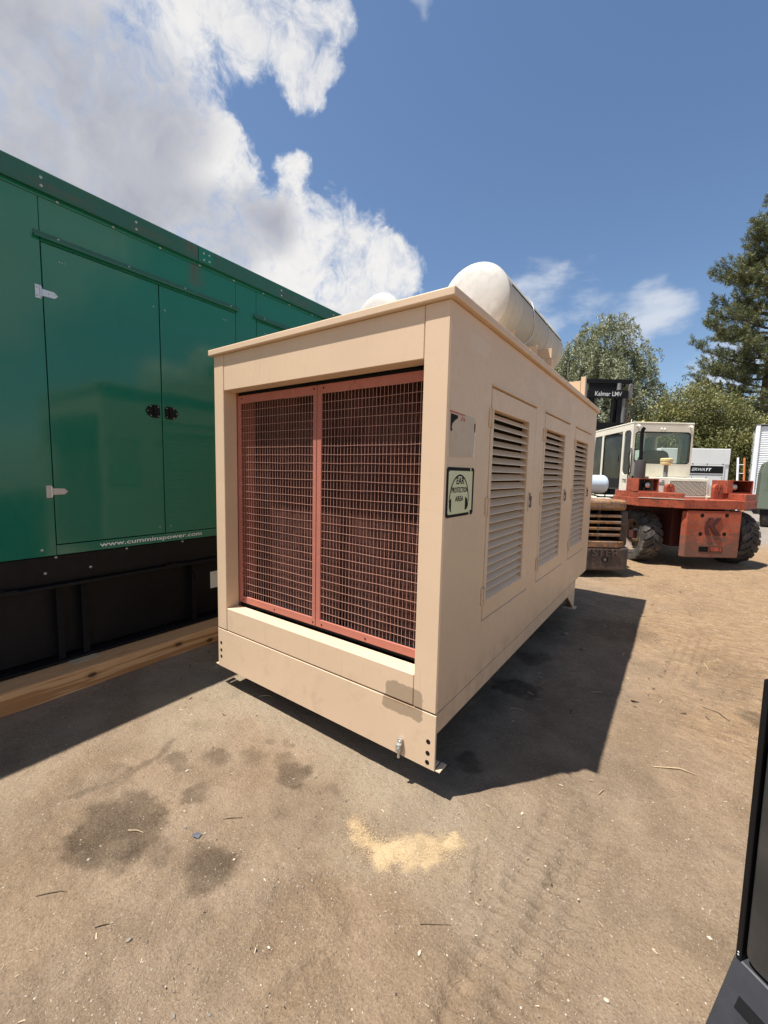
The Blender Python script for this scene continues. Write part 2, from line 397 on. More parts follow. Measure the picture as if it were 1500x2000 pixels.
wavy(M['green'], ((.39, .07, 3.05, 3.262, .8), (.47, .04, 3.06, 3.262, .35), (-.2, .03, 3.1, 3.27, .2)))
wavy(M['green_roof'], ((.36, .09, 3.29, 3.40, .75), (-.55, .25, 3.28, 3.34, .6), (.05, .2, 3.28, 3.35, .6), (1.5, .3, 3.28, 3.36, .6)))
M['silver'], _, _ = material('zinc_plate', (.55, .55, .54), .38, .85)
M['bolt'], _, _ = material('bolt_head', (.42, .43, .42), .5, .5)
M['white_letter'], _, _ = material('white_lettering', (.72, .74, .72), .5)
M['dark_gap'], _, _ = material('dark_interior', (.012, .011, .010), .9, spec=.1)
M['silencer'] = paint('silencer_white', (.51, .49, .45), .58, .10, (.30, .25, .18), .45, (.20, .14, .09), .8, .3, chip_lo=.62)
M['silencer_side'] = paint('silencer_side_paint', (.50, .47, .40), .55, .14, (.27, .22, .15), .55, (.16, .11, .07), .8, .3, streak=.5, chip_lo=.60)
M['cream'] = paint('cream_cab_paint', (.70, .655, .53), .45, .07, (.34, .27, .17), .30, (.16, .075, .035), .8, .35, scale=2, chip_lo=.645)
M['red'] = paint('red_orange_paint', (.40, .078, .036), .55, .22, (.15, .085, .055), .65, (.075, .045, .032), .85, .3, streak=.55, scale=2.6, chip_lo=.51)
M['red_worn'] = paint('worn_red_counterweight', (.40, .085, .040), .62, .25, (.185, .115, .08), .80, (.19, .125, .09), .85, .3, scale=2.0, chip_lo=.53)
def muddy(m, z0, z1, colr):
    t = NT(m.node_tree); b = t.n['Principled BSDF']; src = b.inputs['Base Color'].links[0].from_socket; p = t.pos()
    k = t.ramp(t._sep(p)[2], z1, z0); n = t.math('ADD', t.math('MULTIPLY', t.noise(t.scale(p, (1, 1, 2.2)), 7, 7, .7), .7), t.math('MULTIPLY', t.noise(p, 60, 4, .7), .3))
    f = t.ramp(t.math('ADD', t.math('MULTIPLY', k, .22), n), .56, .70); t.put(b.inputs['Base Color'], t.mix(t.math('MULTIPLY', f, .85), src, colr))
muddy(M['red_worn'], .25, .95, (.135, .080, .058))
M['red_dark'] = paint('shaded_dirty_red', (.075, .016, .011), .75, .3, (.035, .024, .018), .6)  # red darkened for the shade under the deck and in lamp boxes, plus dirt
M['brown'] = paint('brown_cast_weight', (.070, .050, .043), .55, .25, (.14, .105, .088), .55, (.30, .15, .05), .6, .3, scale=2.2, chip_lo=.555, streak=.3)
M['rust'] = paint('rusty_yellow_bars', (.16, .105, .080), .75, .3, (.30, .255, .205), .7, (.36, .17, .05), .85, .25, scale=2.4, chip_lo=.485)
M['tyre'] = paint('dusty_rubber', (.065, .058, .052), .9, .2, (.30, .24, .18), .85, scale=3, spec=.2)
M['rim'] = paint('rim_paint', (.62, .56, .42), .6, .2, (.10, .075, .05), .6, scale=3)
M['rim_dark'] = paint('brown_rim', (.20, .145, .105), .7, .2, (.30, .22, .15), .6, scale=3)
M['lpg'] = paint('pale_blue_tank', (.52, .60, .68), .35, .05, (.3, .3, .3), .15)
M['yellow_plastic'] = paint('yellowed_plastic', (.66, .52, .25), .5, .1, (.30, .20, .1), .3)
M['grey_metal'] = paint('grey_steel', (.16, .155, .15), .5, .2, (.09, .07, .055), .4)
M['muffler'] = paint('sooty_muffler', (.060, .055, .052), .6, .2, (.12, .085, .06), .5)
M['white'] = paint('white_enamel', (.80, .80, .76), .35, .03, (.45, .40, .32), .10)
M['trailer'] = paint('white_trailer_paint', (.80, .80, .80), .45, .04, (.45, .42, .38), .20, streak=.2)
M['army'] = paint('dull_green_paint', (.13, .155, .115), .5, .12, (.12, .11, .08), .3)
M['seat'], _, _ = material('grey_vinyl', (.055, .05, .045), .6)
M['lamp'], _, _ = material('lamp_glass', (.42, .42, .40), .10, .7)
M['plank'] = paint('weathered_plank', (.055, .048, .042), .85, .35, (.12, .10, .08), .5, scale=2)
M['chip_blue'], _, _ = material('blue_grey_plastic', (.085, .092, .11), .6)
M['ladder'] = paint('orange_fibreglass', (.55, .16, .05), .5, .1)

def glass_mat():
    m = bpy.data.materials.new('cab_glass'); m.use_nodes = True; t = NT(m.node_tree)
    t.n.remove(t.n['Principled BSDF']); out = t.n['Material Output']
    tr = t.node('ShaderNodeBsdfTransparent'); tr.inputs[0].default_value = (.86, .92, .88, 1)
    gl = t.node('ShaderNodeBsdfGlossy'); gl.inputs['Roughness'].default_value = .03
    df = t.node('ShaderNodeBsdfDiffuse'); df.inputs[0].default_value = (.32, .30, .24, 1)
    fr = t.node('ShaderNodeFresnel'); fr.inputs[0].default_value = 1.5
    a = t.node('ShaderNodeMixShader'); t.put(a.inputs[0], fr.outputs[0]); t.l.new(tr.outputs[0], a.inputs[1]); t.l.new(gl.outputs[0], a.inputs[2])
    b = t.node('ShaderNodeMixShader'); t.put(b.inputs[0], t.ramp(t.noise(t.pos(), 3, 4), .3, .8, .03, .14)); t.l.new(a.outputs[0], b.inputs[1]); t.l.new(df.outputs[0], b.inputs[2])
    t.l.new(b.outputs[0], out.inputs['Surface'])
    return m
M['glass'] = glass_mat()

def wood_mat(name, a, b_, c_):
    m, t, b = material(name, a, .6)
    p = t.pos(); q = t.scale(p, (1, .06, 1))
    g1 = t.noise(q, 34, 6, .6, 1.2); g2 = t.noise(t.scale(p, (1, .25, 1)), 7, 4, .6, .8); g3 = t.noise(t.scale(p, (1, .03, 1)), 160, 3, .6)
    wv = t.node('ShaderNodeTexWave', wave_type='RINGS', rings_direction='Y'); t.put(wv.inputs['Vector'], t.scale(p, (1, .05, 1), (.2, 0, -.1)))
    wv.inputs['Scale'].default_value = 26; wv.inputs['Distortion'].default_value = 6; wv.inputs['Detail'].default_value = 3; wv.inputs['Detail Scale'].default_value = 1.2
    c = t.mix(t.ramp(t.math('ADD', t.math('MULTIPLY', wv.outputs[1], .5), t.math('MULTIPLY', g1, .5)), .35, .7), a, b_)
    c = t.mix(t.math('MULTIPLY', t.ramp(g2, .45, .75), .5), c, c_)
    for ky, kz, kx in ((-.55, .07, -2.435), (.07, .085, -2.435), (-1.2, .05, -2.435), (-.32, .12, -2.5), (.35, .03, -2.435)):
        d = t.vmath('LENGTH', t.vmath('MULTIPLY', t.vmath('SUBTRACT', p, (kx, ky, kz)), (1, .55, 1)))
        c = t.mix(t.ramp(d, .022, .012), c, (.13, .055, .02)); ring = t.ramp(t.math('ABSOLUTE', t.math('ADD', d, -.026)), .006, .001)
        c = t.mix(t.math('MULTIPLY', ring, .5), c, b_)
    t.put(b.inputs['Base Color'], c); t.put(b.inputs['Normal'], t.bump(t.math('ADD', g1, t.math('MULTIPLY', g3, .4)), .25, .004))
    return m
M['lumber'] = wood_mat('sawn_fir', (.74, .43, .20), (.47, .22, .08), (.62, .31, .13))
M['stick'] = paint('dry_twig', (.20, .14, .085), .8, .3, (.10, .07, .045), .4, scale=6)
M['pale_stick'] = paint('pale_split_wood', (.46, .34, .20), .8, .2, (.25, .17, .10), .3, scale=6)
M['stone'] = paint('grey_stone', (.22, .19, .16), .85, .25, (.12, .09, .07), .4, scale=8)
M['pale_stone'] = paint('pale_stone', (.46, .395, .30), .85, .2, (.3, .24, .17), .3, scale=8)
M['rubble'] = paint('broken_concrete', (.34, .29, .23), .9, .25, (.20, .12, .07), .4, scale=3)

def textured_panel():
    m, t, b = material('textured_black_panel', (.035, .034, .033), .5)
    p = t.pos(); n = t.noise(p, 260, 3, .6); v = t.noise(p, 3, 4, .6)
    c = t.mix(t.ramp(v, .35, .7), (.024, .024, .024), (.060, .055, .050))
    t.put(b.inputs['Base Color'], c); t.put(b.inputs['Normal'], t.bump(n, .5, .002))
    return m
M['panel'] = textured_panel()
M['skirt'] = paint('slate_black_paint', (.030, .031, .036), .45, .2, (.08, .07, .06), .2)

# soil: colour from the patches stored on the ground mesh plus grain
def soil_mat():
    m, t, b = material('dirt', (.22, .165, .115), .95, 0, .15)
    p = t.pos()
    n0 = t.noise(p, .45, 5, .6); n1 = t.noise(p, 3.1, 6, .65); n2 = t.noise(p, 19, 6, .68); n3 = t.noise(p, 120, 5, .7); n4 = t.noise(p, 420, 3, .7)
    rust, stain, pale, saw, grav = (t.attr(k) for k in ('rust', 'stain', 'pale', 'saw', 'grav'))
    c = t.mix(t.ramp(n1, .34, .66), (.222, .157, .100), (.312, .228, .152))
    c = t.mix(t.math('MULTIPLY', rust, t.ramp(n1, .2, .7, .5, 1)), c, (.315, .200, .106))
    c = t.mix(t.math('MULTIPLY', rust, t.ramp(n2, .55, .75, 0, .5)), c, (.16, .095, .055))
    c = t.mix(t.math('MULTIPLY', pale, t.ramp(n2, .3, .6, .4, 1)), c, (.330, .262, .182))
    rs = t.math('MAXIMUM', rust, t.math('MULTIPLY', t.ramp(t._sep(p)[1], 1.0, 3.0), .5))
    a1 = t.noise(t.scale(p, (3.2, 8.5, 1)), 1.0, 6, .68, .5); a2 = t.noise(t.scale(p, (11, 27, 1)), 1.0, 5, .7, .6)  # streaks put the weak ridge shading into colour, with pale straw
    c = t.mix(t.math('MULTIPLY', rs, t.ramp(a1, .50, .64, 0, .62)), c, (.205, .130, .074))
    c = t.mix(t.math('MULTIPLY', rs, t.ramp(a2, .52, .62, 0, .55)), c, (.175, .110, .062))
    c = t.mix(t.math('MULTIPLY', rs, t.ramp(a2, .46, .38, 0, .5)), c, (.46, .335, .20))
    c = t.mix(grav, c, (.25, .225, .195))
    c = t.mix(t.ramp(n2, .50, .68, 0, .34), c, (.185, .130, .088))
    c = t.mix(t.ramp(n3, .52, .66, 0, .36), c, (.45, .355, .245))
    c = t.mix(t.ramp(n3, .47, .36, 0, .46), c, (.13, .09, .06))
    c = t.mix(t.ramp(n4, .57, .70, 0, .46), c, (.52, .425, .31))
    vo = t.node('ShaderNodeTexVoronoi'); t.put(vo.inputs['Vector'], p); vo.inputs['Scale'].default_value = 80
    sp = t.math('MULTIPLY', t.ramp(vo.outputs['Distance'], .26, .12), t.ramp(t._sep(vo.outputs['Color'])[0], .78, .86))
    c = t.mix(t.math('MULTIPLY', sp, .6), c, (.52, .43, .33))
    sp2 = t.math('MULTIPLY', t.ramp(vo.outputs['Distance'], .30, .14), t.ramp(t._sep(vo.outputs['Color'])[1], .88, .92))
    c = t.mix(t.math('MULTIPLY', sp2, .45), c, (.10, .075, .055))
    s2 = t.math('MULTIPLY', stain, t.ramp(n3, .25, .75, 1.0, .72))
    c = t.mix(t.math('MULTIPLY', s2, .80), c, (.052, .036, .023))
    c = t.mix(t.math('MULTIPLY', saw, t.ramp(n3, .25, .6, .5, 1)), c, (.60, .44, .25))
    t.put(b.inputs['Base Color'], c)
    h = t.math('ADD', t.math('ADD', t.math('MULTIPLY', n2, 1.0), t.math('MULTIPLY', n3, .42)), t.math('MULTIPLY', n4, .14))
    t.put(b.inputs['Normal'], t.bump(h, .9, .026))
    return m
M['dirt'] = soil_mat()

# ---------------------------------------------------------------- ground
def lines(lo, hi, step, far, g=1.16):
    a = list(np.arange(lo, hi + 1e-6, step)); s_ = step; x = a[-1]
    while x < far: s_ = min(s_ * (1.03 if s_ < .06 else g), 60); x += s_; a.append(x)
    s_ = step; x = a[0]; pre = []
    while x > -far: s_ = min(s_ * g, 60); x -= s_; pre.append(x)
    return np.array(pre[::-1] + a)
STAINS = [(-1.01, -0.99, 0.20, 0.13, 1.0), (-0.98, -1.06, 0.13, 0.09, .8), (-1.0, -0.9, 0.15, 0.09, .9), (-0.54, -0.82, 0.085, 0.085, .9), (-0.61, -0.82, 0.06, 0.05, .6), (-0.65, -0.28, 0.10, 0.085, .9), (-0.77, -0.23, 0.06, 0.05, .55), (-0.94, -0.65, 0.07, 0.06, .7), (-1.08, -0.44, 0.085, 0.055, .75), (-1.21, -0.6, 0.09, 0.055, .6), (-0.94, -0.33, 0.07, 0.06, .5), (-0.77, -0.91, 0.08, 0.04, .55), (0.01, 1.29, 0.17, 0.13, 1), (-0.07, 1.86, 0.13, 0.11, .8), (0.03, 0.34, 0.08, 0.08, .9), (-0.42, -0.25, 0.05, 0.03, .4), (-0.51, -0.47, 0.05, 0.03, .35), (1.37, 1.87, 0.09, 0.11, .8), (-0.87, -0.14, 0.03, 0.03, .5), (-0.94, -0.2, 0.03, 0.02, .5), (.41, 3.06, .33, .3, .55), (1.25, 2.6, .2, .5, .35), (-1.36, -.86, .12, .1, .4), (.6, .5, .16, .13, .3), (-.2, 2.6, .5, .35, .4)]
SAW = [(-0.225, -0.315), (-0.15, -.36), (-0.05, -0.365), (0.04, -0.31), (0.13, -0.22), (0.19, -0.14)]
SAWR = [.036, .050, .070, .078, .050]
def ground_h(X, Y):
    near = np.exp(-(((X - .1) / 6) ** 2 + ((Y - 1) / 7) ** 2))
    h = (fbm(X, Y, .45, 3, 3) - .5) * .035 + (fbm(X, Y, 2.4, 4, 9) - .5) * .016
    rough = .35 + .65 * sstep(fbm(X, Y, .8, 3, 21), .40, .62)
    h += (fbm(X, Y, 9, 4, 31) - .5) * .012 * rough + (fbm(X, Y, 34, 3, 41) - .5) * .006 * rough
    far_ = sstep(Y + .6 * X, 1.5, 3.2)
    h += far_ * ((fbm(X * .55 + Y * .25, Y, 3.2, 4, 121, .6) - .5) * .050 + (fbm(X * .5, Y * 1.2, 13, 3, 131, .6) - .5) * .016)
    # tyre ruts with tread bars, running away from the camera
    for off, dep in ((0.0, .020), (.11, .017), (.20, .012)):
        cx = .44 + off + .03 * np.sin(Y * 1.1) + .04 * (Y + .3)
        d = np.abs(X - cx); k = np.exp(-(d / .030) ** 2) * sstep(-Y, -.9, -.05) * (.5 + .5 * sstep(fbm(X, Y, 3, 2, 77), .3, .6))
        h -= dep * k * (1 + .6 * np.sign(np.sin(Y * 130)))
    for off in (0, .07, .14, .21):
        cx = .95 + off + .12 * (Y - 3)
        k = np.exp(-((X - cx) / .02) ** 2) * sstep(Y, 2.0, 2.4) * sstep(-Y, -3.6, -3.1)
        h -= .013 * k
    # boot prints
    for (px, py, a) in ((.34, -.20, .3), (.60, .02, -.2), (-.20, -.77, .5), (.02, -.86, -.3), (.18, -1.02, .9), (-.06, -.60, 1.3), (.42, -.62, .2), (-.33, -1.0, .4)):
        u = (X - px) * math.cos(a) + (Y - py) * math.sin(a); v = -(X - px) * math.sin(a) + (Y - py) * math.cos(a)
        k = sstep(-np.maximum(np.abs(u) / .042, np.abs(v) / .125), -1.05, -.9)
        h -= k * (.004 + .010 * (np.sin(v * 300) > 0))
    return h * (.25 + .75 * near)
def ground_fields(X, Y):
    wx = X + (fbm(X, Y, 6, 5, 55, .62) - .5) * .26; wy = Y + (fbm(X, Y, 6, 5, 65, .62) - .5) * .26
    wx2 = X + (fbm(X, Y, 14, 4, 56, .6) - .5) * .10; wy2 = Y + (fbm(X, Y, 14, 4, 66, .6) - .5) * .10
    st = np.zeros_like(X)
    for i, (x, y, a, b, s_) in enumerate(STAINS):
        ux, uy = (wx, wy) if a > .09 else (wx2, wy2)
        d = np.hypot((ux - x) / (a * 1.15), (uy - y) / (b * 1.15)); st = np.maximum(st, s_ * sstep(-d, -1.18, -.62) * (.75 + .7 * np.clip(fbm(X, Y, 13, 4, 57 + i) - .22, 0, .5)))
    d = seg_dist(wx2, wy2, [(-1.392, -0.544), (-1.314, -0.691), (-1.321, -0.834), (-1.327, -0.942), (-1.367, -1.012)])
    st = np.maximum(st, .6 * sstep(-d, -.035, -.012))
    t_ = fbm(X, Y, 24, 4, 91, .6); saw = np.zeros_like(X)
    for (p0, p1), r in zip(zip(SAW[:-1], SAW[1:]), SAWR):
        saw = np.maximum(saw, sstep(r - seg_dist(wx2, wy2, [p0, p1]) + (t_ - .5) * .10, -.01, .05))
    saw *= np.clip(.75 + 1.1 * (fbm(X, Y, 9, 3, 95) - .40), .25, 1)
    # scuffed, darker soil along the wheel tracks, plus rut shade painted in bars
    tr_ = np.exp(-((X - .52 - .04 * (Y + .3)) / .13) ** 2) * sstep(-Y, -1.2, -.1) * sstep(fbm(X, Y, 5, 3, 99), .42, .6)
    bars = (.5 + .5 * np.sign(np.sin(Y * 130))) * np.maximum(np.exp(-((X - .44 - .03 * np.sin(Y * 1.1) - .04 * (Y + .3)) / .028) ** 2), np.exp(-((X - .55 - .03 * np.sin(Y * 1.1) - .04 * (Y + .3)) / .028) ** 2))
    st = np.maximum(st, (.22 + .20 * bars) * tr_); st = np.maximum(st, .22 * sstep(fbm(X, Y, 2.6, 4, 101), .54, .68))
    rust = sstep(X * .95 + Y * .30 + (fbm(X, Y, .9, 3, 15) - .5) * 1.6, .95, 2.1) * sstep(-Y, -30, -9)
    rust = np.maximum(rust, .22 * sstep(fbm(X, Y, 2.3, 3, 19), .52, .72) * sstep(-Y, -1.2, .4))
    d = seg_dist(X, Y, [(-1.7, .02), (.03, -.03)])
    pale = np.exp(-(d / .16) ** 2) * .9 + .6 * sstep(fbm(X, Y, 1.1, 3, 29), .52, .66) * sstep(-Y, -.6, .5)
    grav = sstep(Y + .25 * X + (fbm(X, Y, .5, 3, 35) - .5) * 4, 10.5, 13)
    return st, saw, np.clip(rust, 0, 1), np.clip(pale, 0, 1), grav
gx = lines(-2.7, 2.0, .0125, 420); gy = lines(-1.65, 2.6, .0125, 420)
X, Y = np.meshgrid(gx, gy)
Z = ground_h(X, Y); st, saw, rust, pale, grav = ground_fields(X, Y)
Z += saw * .006 * (.4 + fbm(X, Y, 30, 3, 97))
ny, nx = X.shape
ii = np.arange(ny * nx).reshape(ny, nx)
F = np.stack([ii[:-1, :-1], ii[:-1, 1:], ii[1:, 1:], ii[1:, :-1]], -1).reshape(-1, 4)
me = raw_mesh('ground', np.stack([X, Y, Z], -1).reshape(-1, 3), F, M['dirt'], True,
              {k: ('POINT', a.ravel()) for k, a in (('stain', st), ('saw', saw), ('rust', rust), ('pale', pale), ('grav', grav))})
g = bpy.data.objects.new('ground', me); col.objects.link(g); g['kind'] = 'structure'; g['label'] = 'dry brown dirt yard with dark oil stains and tyre marks'
def gz_at(x, y): return float(ground_h(np.array([float(x)]), np.array([float(y)]))[0])

# ---------------------------------------------------------------- tan generator
GW, GL, GZ0, GZ1 = -1.755, 3.75, .425, 2.285
gen = thing('generator', 'large tan box generator with red wire grilles and louvred doors', 'generator', (-.88, 1.85, 0), world=True)
def side_doors():
    return [(.500, .545, 1.180, 1.335), (1.555, 1.600, 2.235, 2.390), (2.640, 2.685, 3.320, 3.475)]
DZ0, DZ1, LZ0, LZ1 = .730, 2.010, .845, 1.895
slat_mesh = {}
def gen_side(sx):
    """sx=+1: the side at x=0; sx=-1: the side at x=GW"""
    xf = 0.0 if sx > 0 else GW
    place = lambda u, v, k: (xf - sx * k, u, v)
    D = side_doors()
    us = sorted([.002, GL] + [d[0] for d in D] + [d[3] for d in D]); vs = [GZ0, DZ0, DZ1, GZ1]
    hole = {us.index(d[0]) for d in D}
    mb = MB().grid_panel(us, vs, lambda i, j: not (j == 1 and i in hole), place, .045)
    mb.build('side_panel', M['tan_side'], gen, bevel=.004)
    for (a, b, c, d) in D:
        g_ = .006
        us2 = [a + g_, b, c, d - g_]; vs2 = [DZ0 + g_, LZ0, LZ1, DZ1 - g_]
        pl2 = lambda u, v, k: (xf + sx * .002 - sx * k, u, v)
        door = MB().grid_panel(us2, vs2, lambda i, j: not (i == 1 and j == 1), pl2, .05).build('louvred_door', M['tan_side'], gen, bevel=.003)
        # drip lip above the door
        MB().box(*sorted((xf, xf + sx * .012)), a - .002, d - .01, DZ1 + .001, DZ1 + .009).build('drip_lip', M['tan_side'], gen, bevel=.002)
        n = 22; st_ = (LZ1 - LZ0) / n
        key = sx
        if key not in slat_mesh:
            L = c - b; h = st_ * 1.05
            s_ = MB().prism([(sx * -.001, -h * .375), (sx * -.001, -h * .285), (sx * -.034, h * .355), (sx * -.037, h * .335), (sx * -.004, -h * .375)], 'y', 0, L)
            slat_mesh[key] = s_.mesh('louvre_slat', M['tan_side'])
        for k in range(n):
            inst(slat_mesh[key], 'louvre_slat', (xf - sx * .002, b, LZ0 + (k + .5) * st_ - .006), door, rot=(random.gauss(0, .003), random.gauss(0, .012), 0))
        MB().box(*sorted((xf - sx * .056, xf - sx * .060)), a + .01, d - .01, DZ0 + .01, DZ1 - .01).build('door_backing', M['dark_gap'], door)
        for z in (.875, 1.375, 1.845):
            h = MB().box(*sorted((xf + sx * .001, xf + sx * .006)), a - .028, a + .020, z - .048, z + .048)
            h.tube((xf + sx * .009, a + .003, z - .05), (xf + sx * .009, a + .003, z + .05), .0065, n=8)
            for zz in (-.034, .034): h.dome((xf + sx * .006, a - .016, z + zz), (sx, 0, 0), .006)
            h.build('hinge', M['tan_side'], gen)
        yh = d - .077
        MB().box(*sorted((xf + sx * .0022, xf + sx * .006)), yh - .024, yh + .024, 1.295, 1.435).build('latch_plate', M['tan_side'], door, bevel=.001)
        hd = MB().box(*sorted((xf + sx * .0065, xf + sx * .011)), yh - .010, yh + .010, 1.375, 1.425)
        hd.tube((xf + sx * .007, yh, 1.335), (xf + sx * .018, yh, 1.335), .009, n=10).box(*sorted((xf + sx * .012, xf + sx * .02)), yh - .005, yh + .005, 1.335, 1.405)
        hd.build('latch_handle', M['grey_metal'], door, bevel=.0015)
gen_side(1); gen_side(-1)
# front frame
for x0, x1, mt in ((-.127, -.003, M['tan_front']), (GW + .003, -1.648, M['tan_front'])):
    MB().box(x0, x1, 0, .10, GZ0, GZ1).build('corner_post', mt, gen, bevel=.003)
MB().box(-1.645, -.130, .002, .10, 2.055, GZ1).build('front_header', M['tan_front'], gen, bevel=.003)
MB().box(-1.645, -.130, .002, .10, GZ0, .580).build('front_sill', M['tan_front'], gen, bevel=.003)
MB().box(GW + .046, -.046, .62, .64, .6, 2.2).build('inner_bulkhead', M['dark_gap'], gen)
MB().box(GW + .046, -.046, GL - .05, GL, GZ0, GZ1 - .002).build('rear_panel', M['tan_side'], gen)
MB().box(GW + .05, -.05, .11, GL - .06, GZ0 + .002, GZ0 + .03).build('floor_pan', M['black_matt'], gen)
# skid: front channel with flange, side rails, feet
ep = MB()
holes = [(-.035, .345 - .0), (-.035, .265), (-.035, .205), (GW + .035, .345), (GW + .035, .275), (GW + .035, .215)]
ep.box(GW, 0, .001, .013, .140, .4165).box(GW + .01, -.01, .012, .07, .140, .150).box(GW + .01, -.01, .012, .07, .408, .418)
ep.build('end_channel', M['tan_front'], gen, bevel=.002)
for x, z in ((-.038, .276), (-.039, .218), (-.040, .171), (GW + .036, .315), (GW + .036, .262), (GW + .036, .215)):
    MB().lathe([(.0115, .0012), (.0115, .0002), (0, .0002)], (x, 0, z), (0, 1, 0), 16, False).build('bolt_hole', M['dark_gap'], gen)
MB().box(-.001, .026, .006, .075, .140, .147).build('foot_plate', M['tan_side'], gen, bevel=.001)
MB().box(GW - .034, GW + .002, .004, .075, .140, .147).build('foot_plate', M['tan_side'], gen, bevel=.001)
for x0, x1 in ((-.045, -.002), (GW + .002, GW + .045)):
    MB().box(x0, x1, .014, 3.16, .320, .4195).build('side_rail', M['tan_side'], gen, bevel=.002)
    xa = x1 if x1 > -.1 else x0
    fp = MB().box(min(xa, xa), xa + .0001, 0, 0, 0, 0) if False else MB()
    s = 1 if x1 > -.1 else -1
    fp.prism([(2.80, .318), (3.16, .318), (3.16, .140), (3.10, .140)], 'x', x1 - .012 if s > 0 else x0, x1 if s > 0 else x0 + .012)
    fp.box(min(xa, xa - s * .09), max(xa, xa - s * .09), 3.148, 3.16, .140, .318).box(*sorted((xa - s * .10, xa + s * .03)), 3.05, 3.16, .128, .139)
    fp.build('rear_foot', M['tan_side'], gen, bevel=.0015)
MB().box(GW + .2, -.2, 3.0, 3.16, .14, .32).build('rear_crossmember', M['black_matt'], gen)
# support blocks under the skid, set well back
for x in (-.35, GW + .35):
    MB().box(x - .09, x + .09, .5, 2.9, -.02, .32).build('skid_beam', M['black_matt'], gen)

lug = MB().box(-.200, -.178, -.016, -.002, .205, .235).box(-.206, -.182, -.024, -.004, .168, .205).tube((-.194, -.013, .135), (-.194, -.013, .170), .007, n=8).dome((-.189, -.016, .222), (0, -1, 0), .008).tube((-.194, -.024, .186), (-.194, -.029, .186), .007, n=8)
lug.build('ground_lug', M['silver'], gen, bevel=.001)
# wire grilles
GX0, GX1, GYR = -1.648, -.127, .104
def grille(x0, x1):
    bw = .036; z0, z1 = .606, 2.035
    gp = MB().grid_panel([x0, x0 + bw, x1 - bw * .8, x1], [z0, z0 + bw * 1.3, z1 - bw * 1.4, z1], lambda i, j: not (i == 1 and j == 1), lambda u, v, k: (u, GYR + k, v), .012).build('grille_panel', M['red_primer'], gen, bevel=.002)
    wm = MB(); a, b = x0 + bw - .002, x1 - bw * .8 + .002; n = round((b - a) / .0245)
    for i in range(n + 1):
        x = a + (b - a) * i / n; wm.path([(x + random.gauss(0, .0011) * (0 < q_ < 6), GYR + .008 + random.gauss(0, .0006), z0 + .03 + (z1 - z0 - .06) * q_ / 6) for q_ in range(7)], .00125, 4)
    m_ = 27
    for j in range(m_ + 1):
        z = z0 + .045 + (z1 - z0 - .095) * j / m_; wm.path([(a + (b - a) * q_ / 5, GYR + .0045 + random.gauss(0, .0006), z + random.gauss(0, .0013)) for q_ in range(6)], .0014, 4)
    wm.build('wire_mesh', M['wire'], gp, kind='stuff')
    sc_ = MB()
    for x, z in ((x0 + .05, z1 - .02), (x1 - .02, z1 - .02), (x0 + .05, z0 + .02), (x1 - .02, z0 + .02), ((x0 + x1) / 2, z0 + .02)):
        sc_.dome((x, GYR, z), (0, -1, 0), .006)
    sc_.build('grille_bolt', M['black'], gp)
grille(GX0, -.896); grille(-.892, GX1)
for z0, z1 in ((2.037, 2.054), (.585, .604)): MB().box(GX0 + .001, GX1 - .001, GYR + .012, GYR + .2, z0, z1).build('grille_shroud', M['black_matt'], gen)
cm = MB()
for i in range(142):
    x = GX0 + .012 + i * .01065; cm.box(x, x + .0042 + .001 * random.random(), .235 + .004 * random.random(), .30, .60, 2.05)
for j in range(58):
    z = .61 + j * .0248; cm.box(GX0 + .01, GX1 - .01, .252, .256, z, z + .006)
cm.build('radiator_core', M['core'], gen, kind='stuff')
MB().box(GX0 + .005, GX1 - .005, .301, .33, .59, 2.06).build('radiator_back', M['core'], gen)
for xa, xb in ((GX0 - .02, GX0 - .001), (GX1 + .001, GX1 + .02)): MB().box(xa, xb, .105, .33, .585, 2.06).build('radiator_shroud', M['red_primer'], gen)
# roof
RX0, RX1, RY0, RY1 = GW - .028, .026, -.024, GL + .035
MB().grid_panel([RX0, RX1], [RY0, RY1], lambda i, j: True, lambda u, v, k: (u, v, 2.326 - k), .040).build('roof_cap', M['tan'], gen, bevel=.006, seg=2)
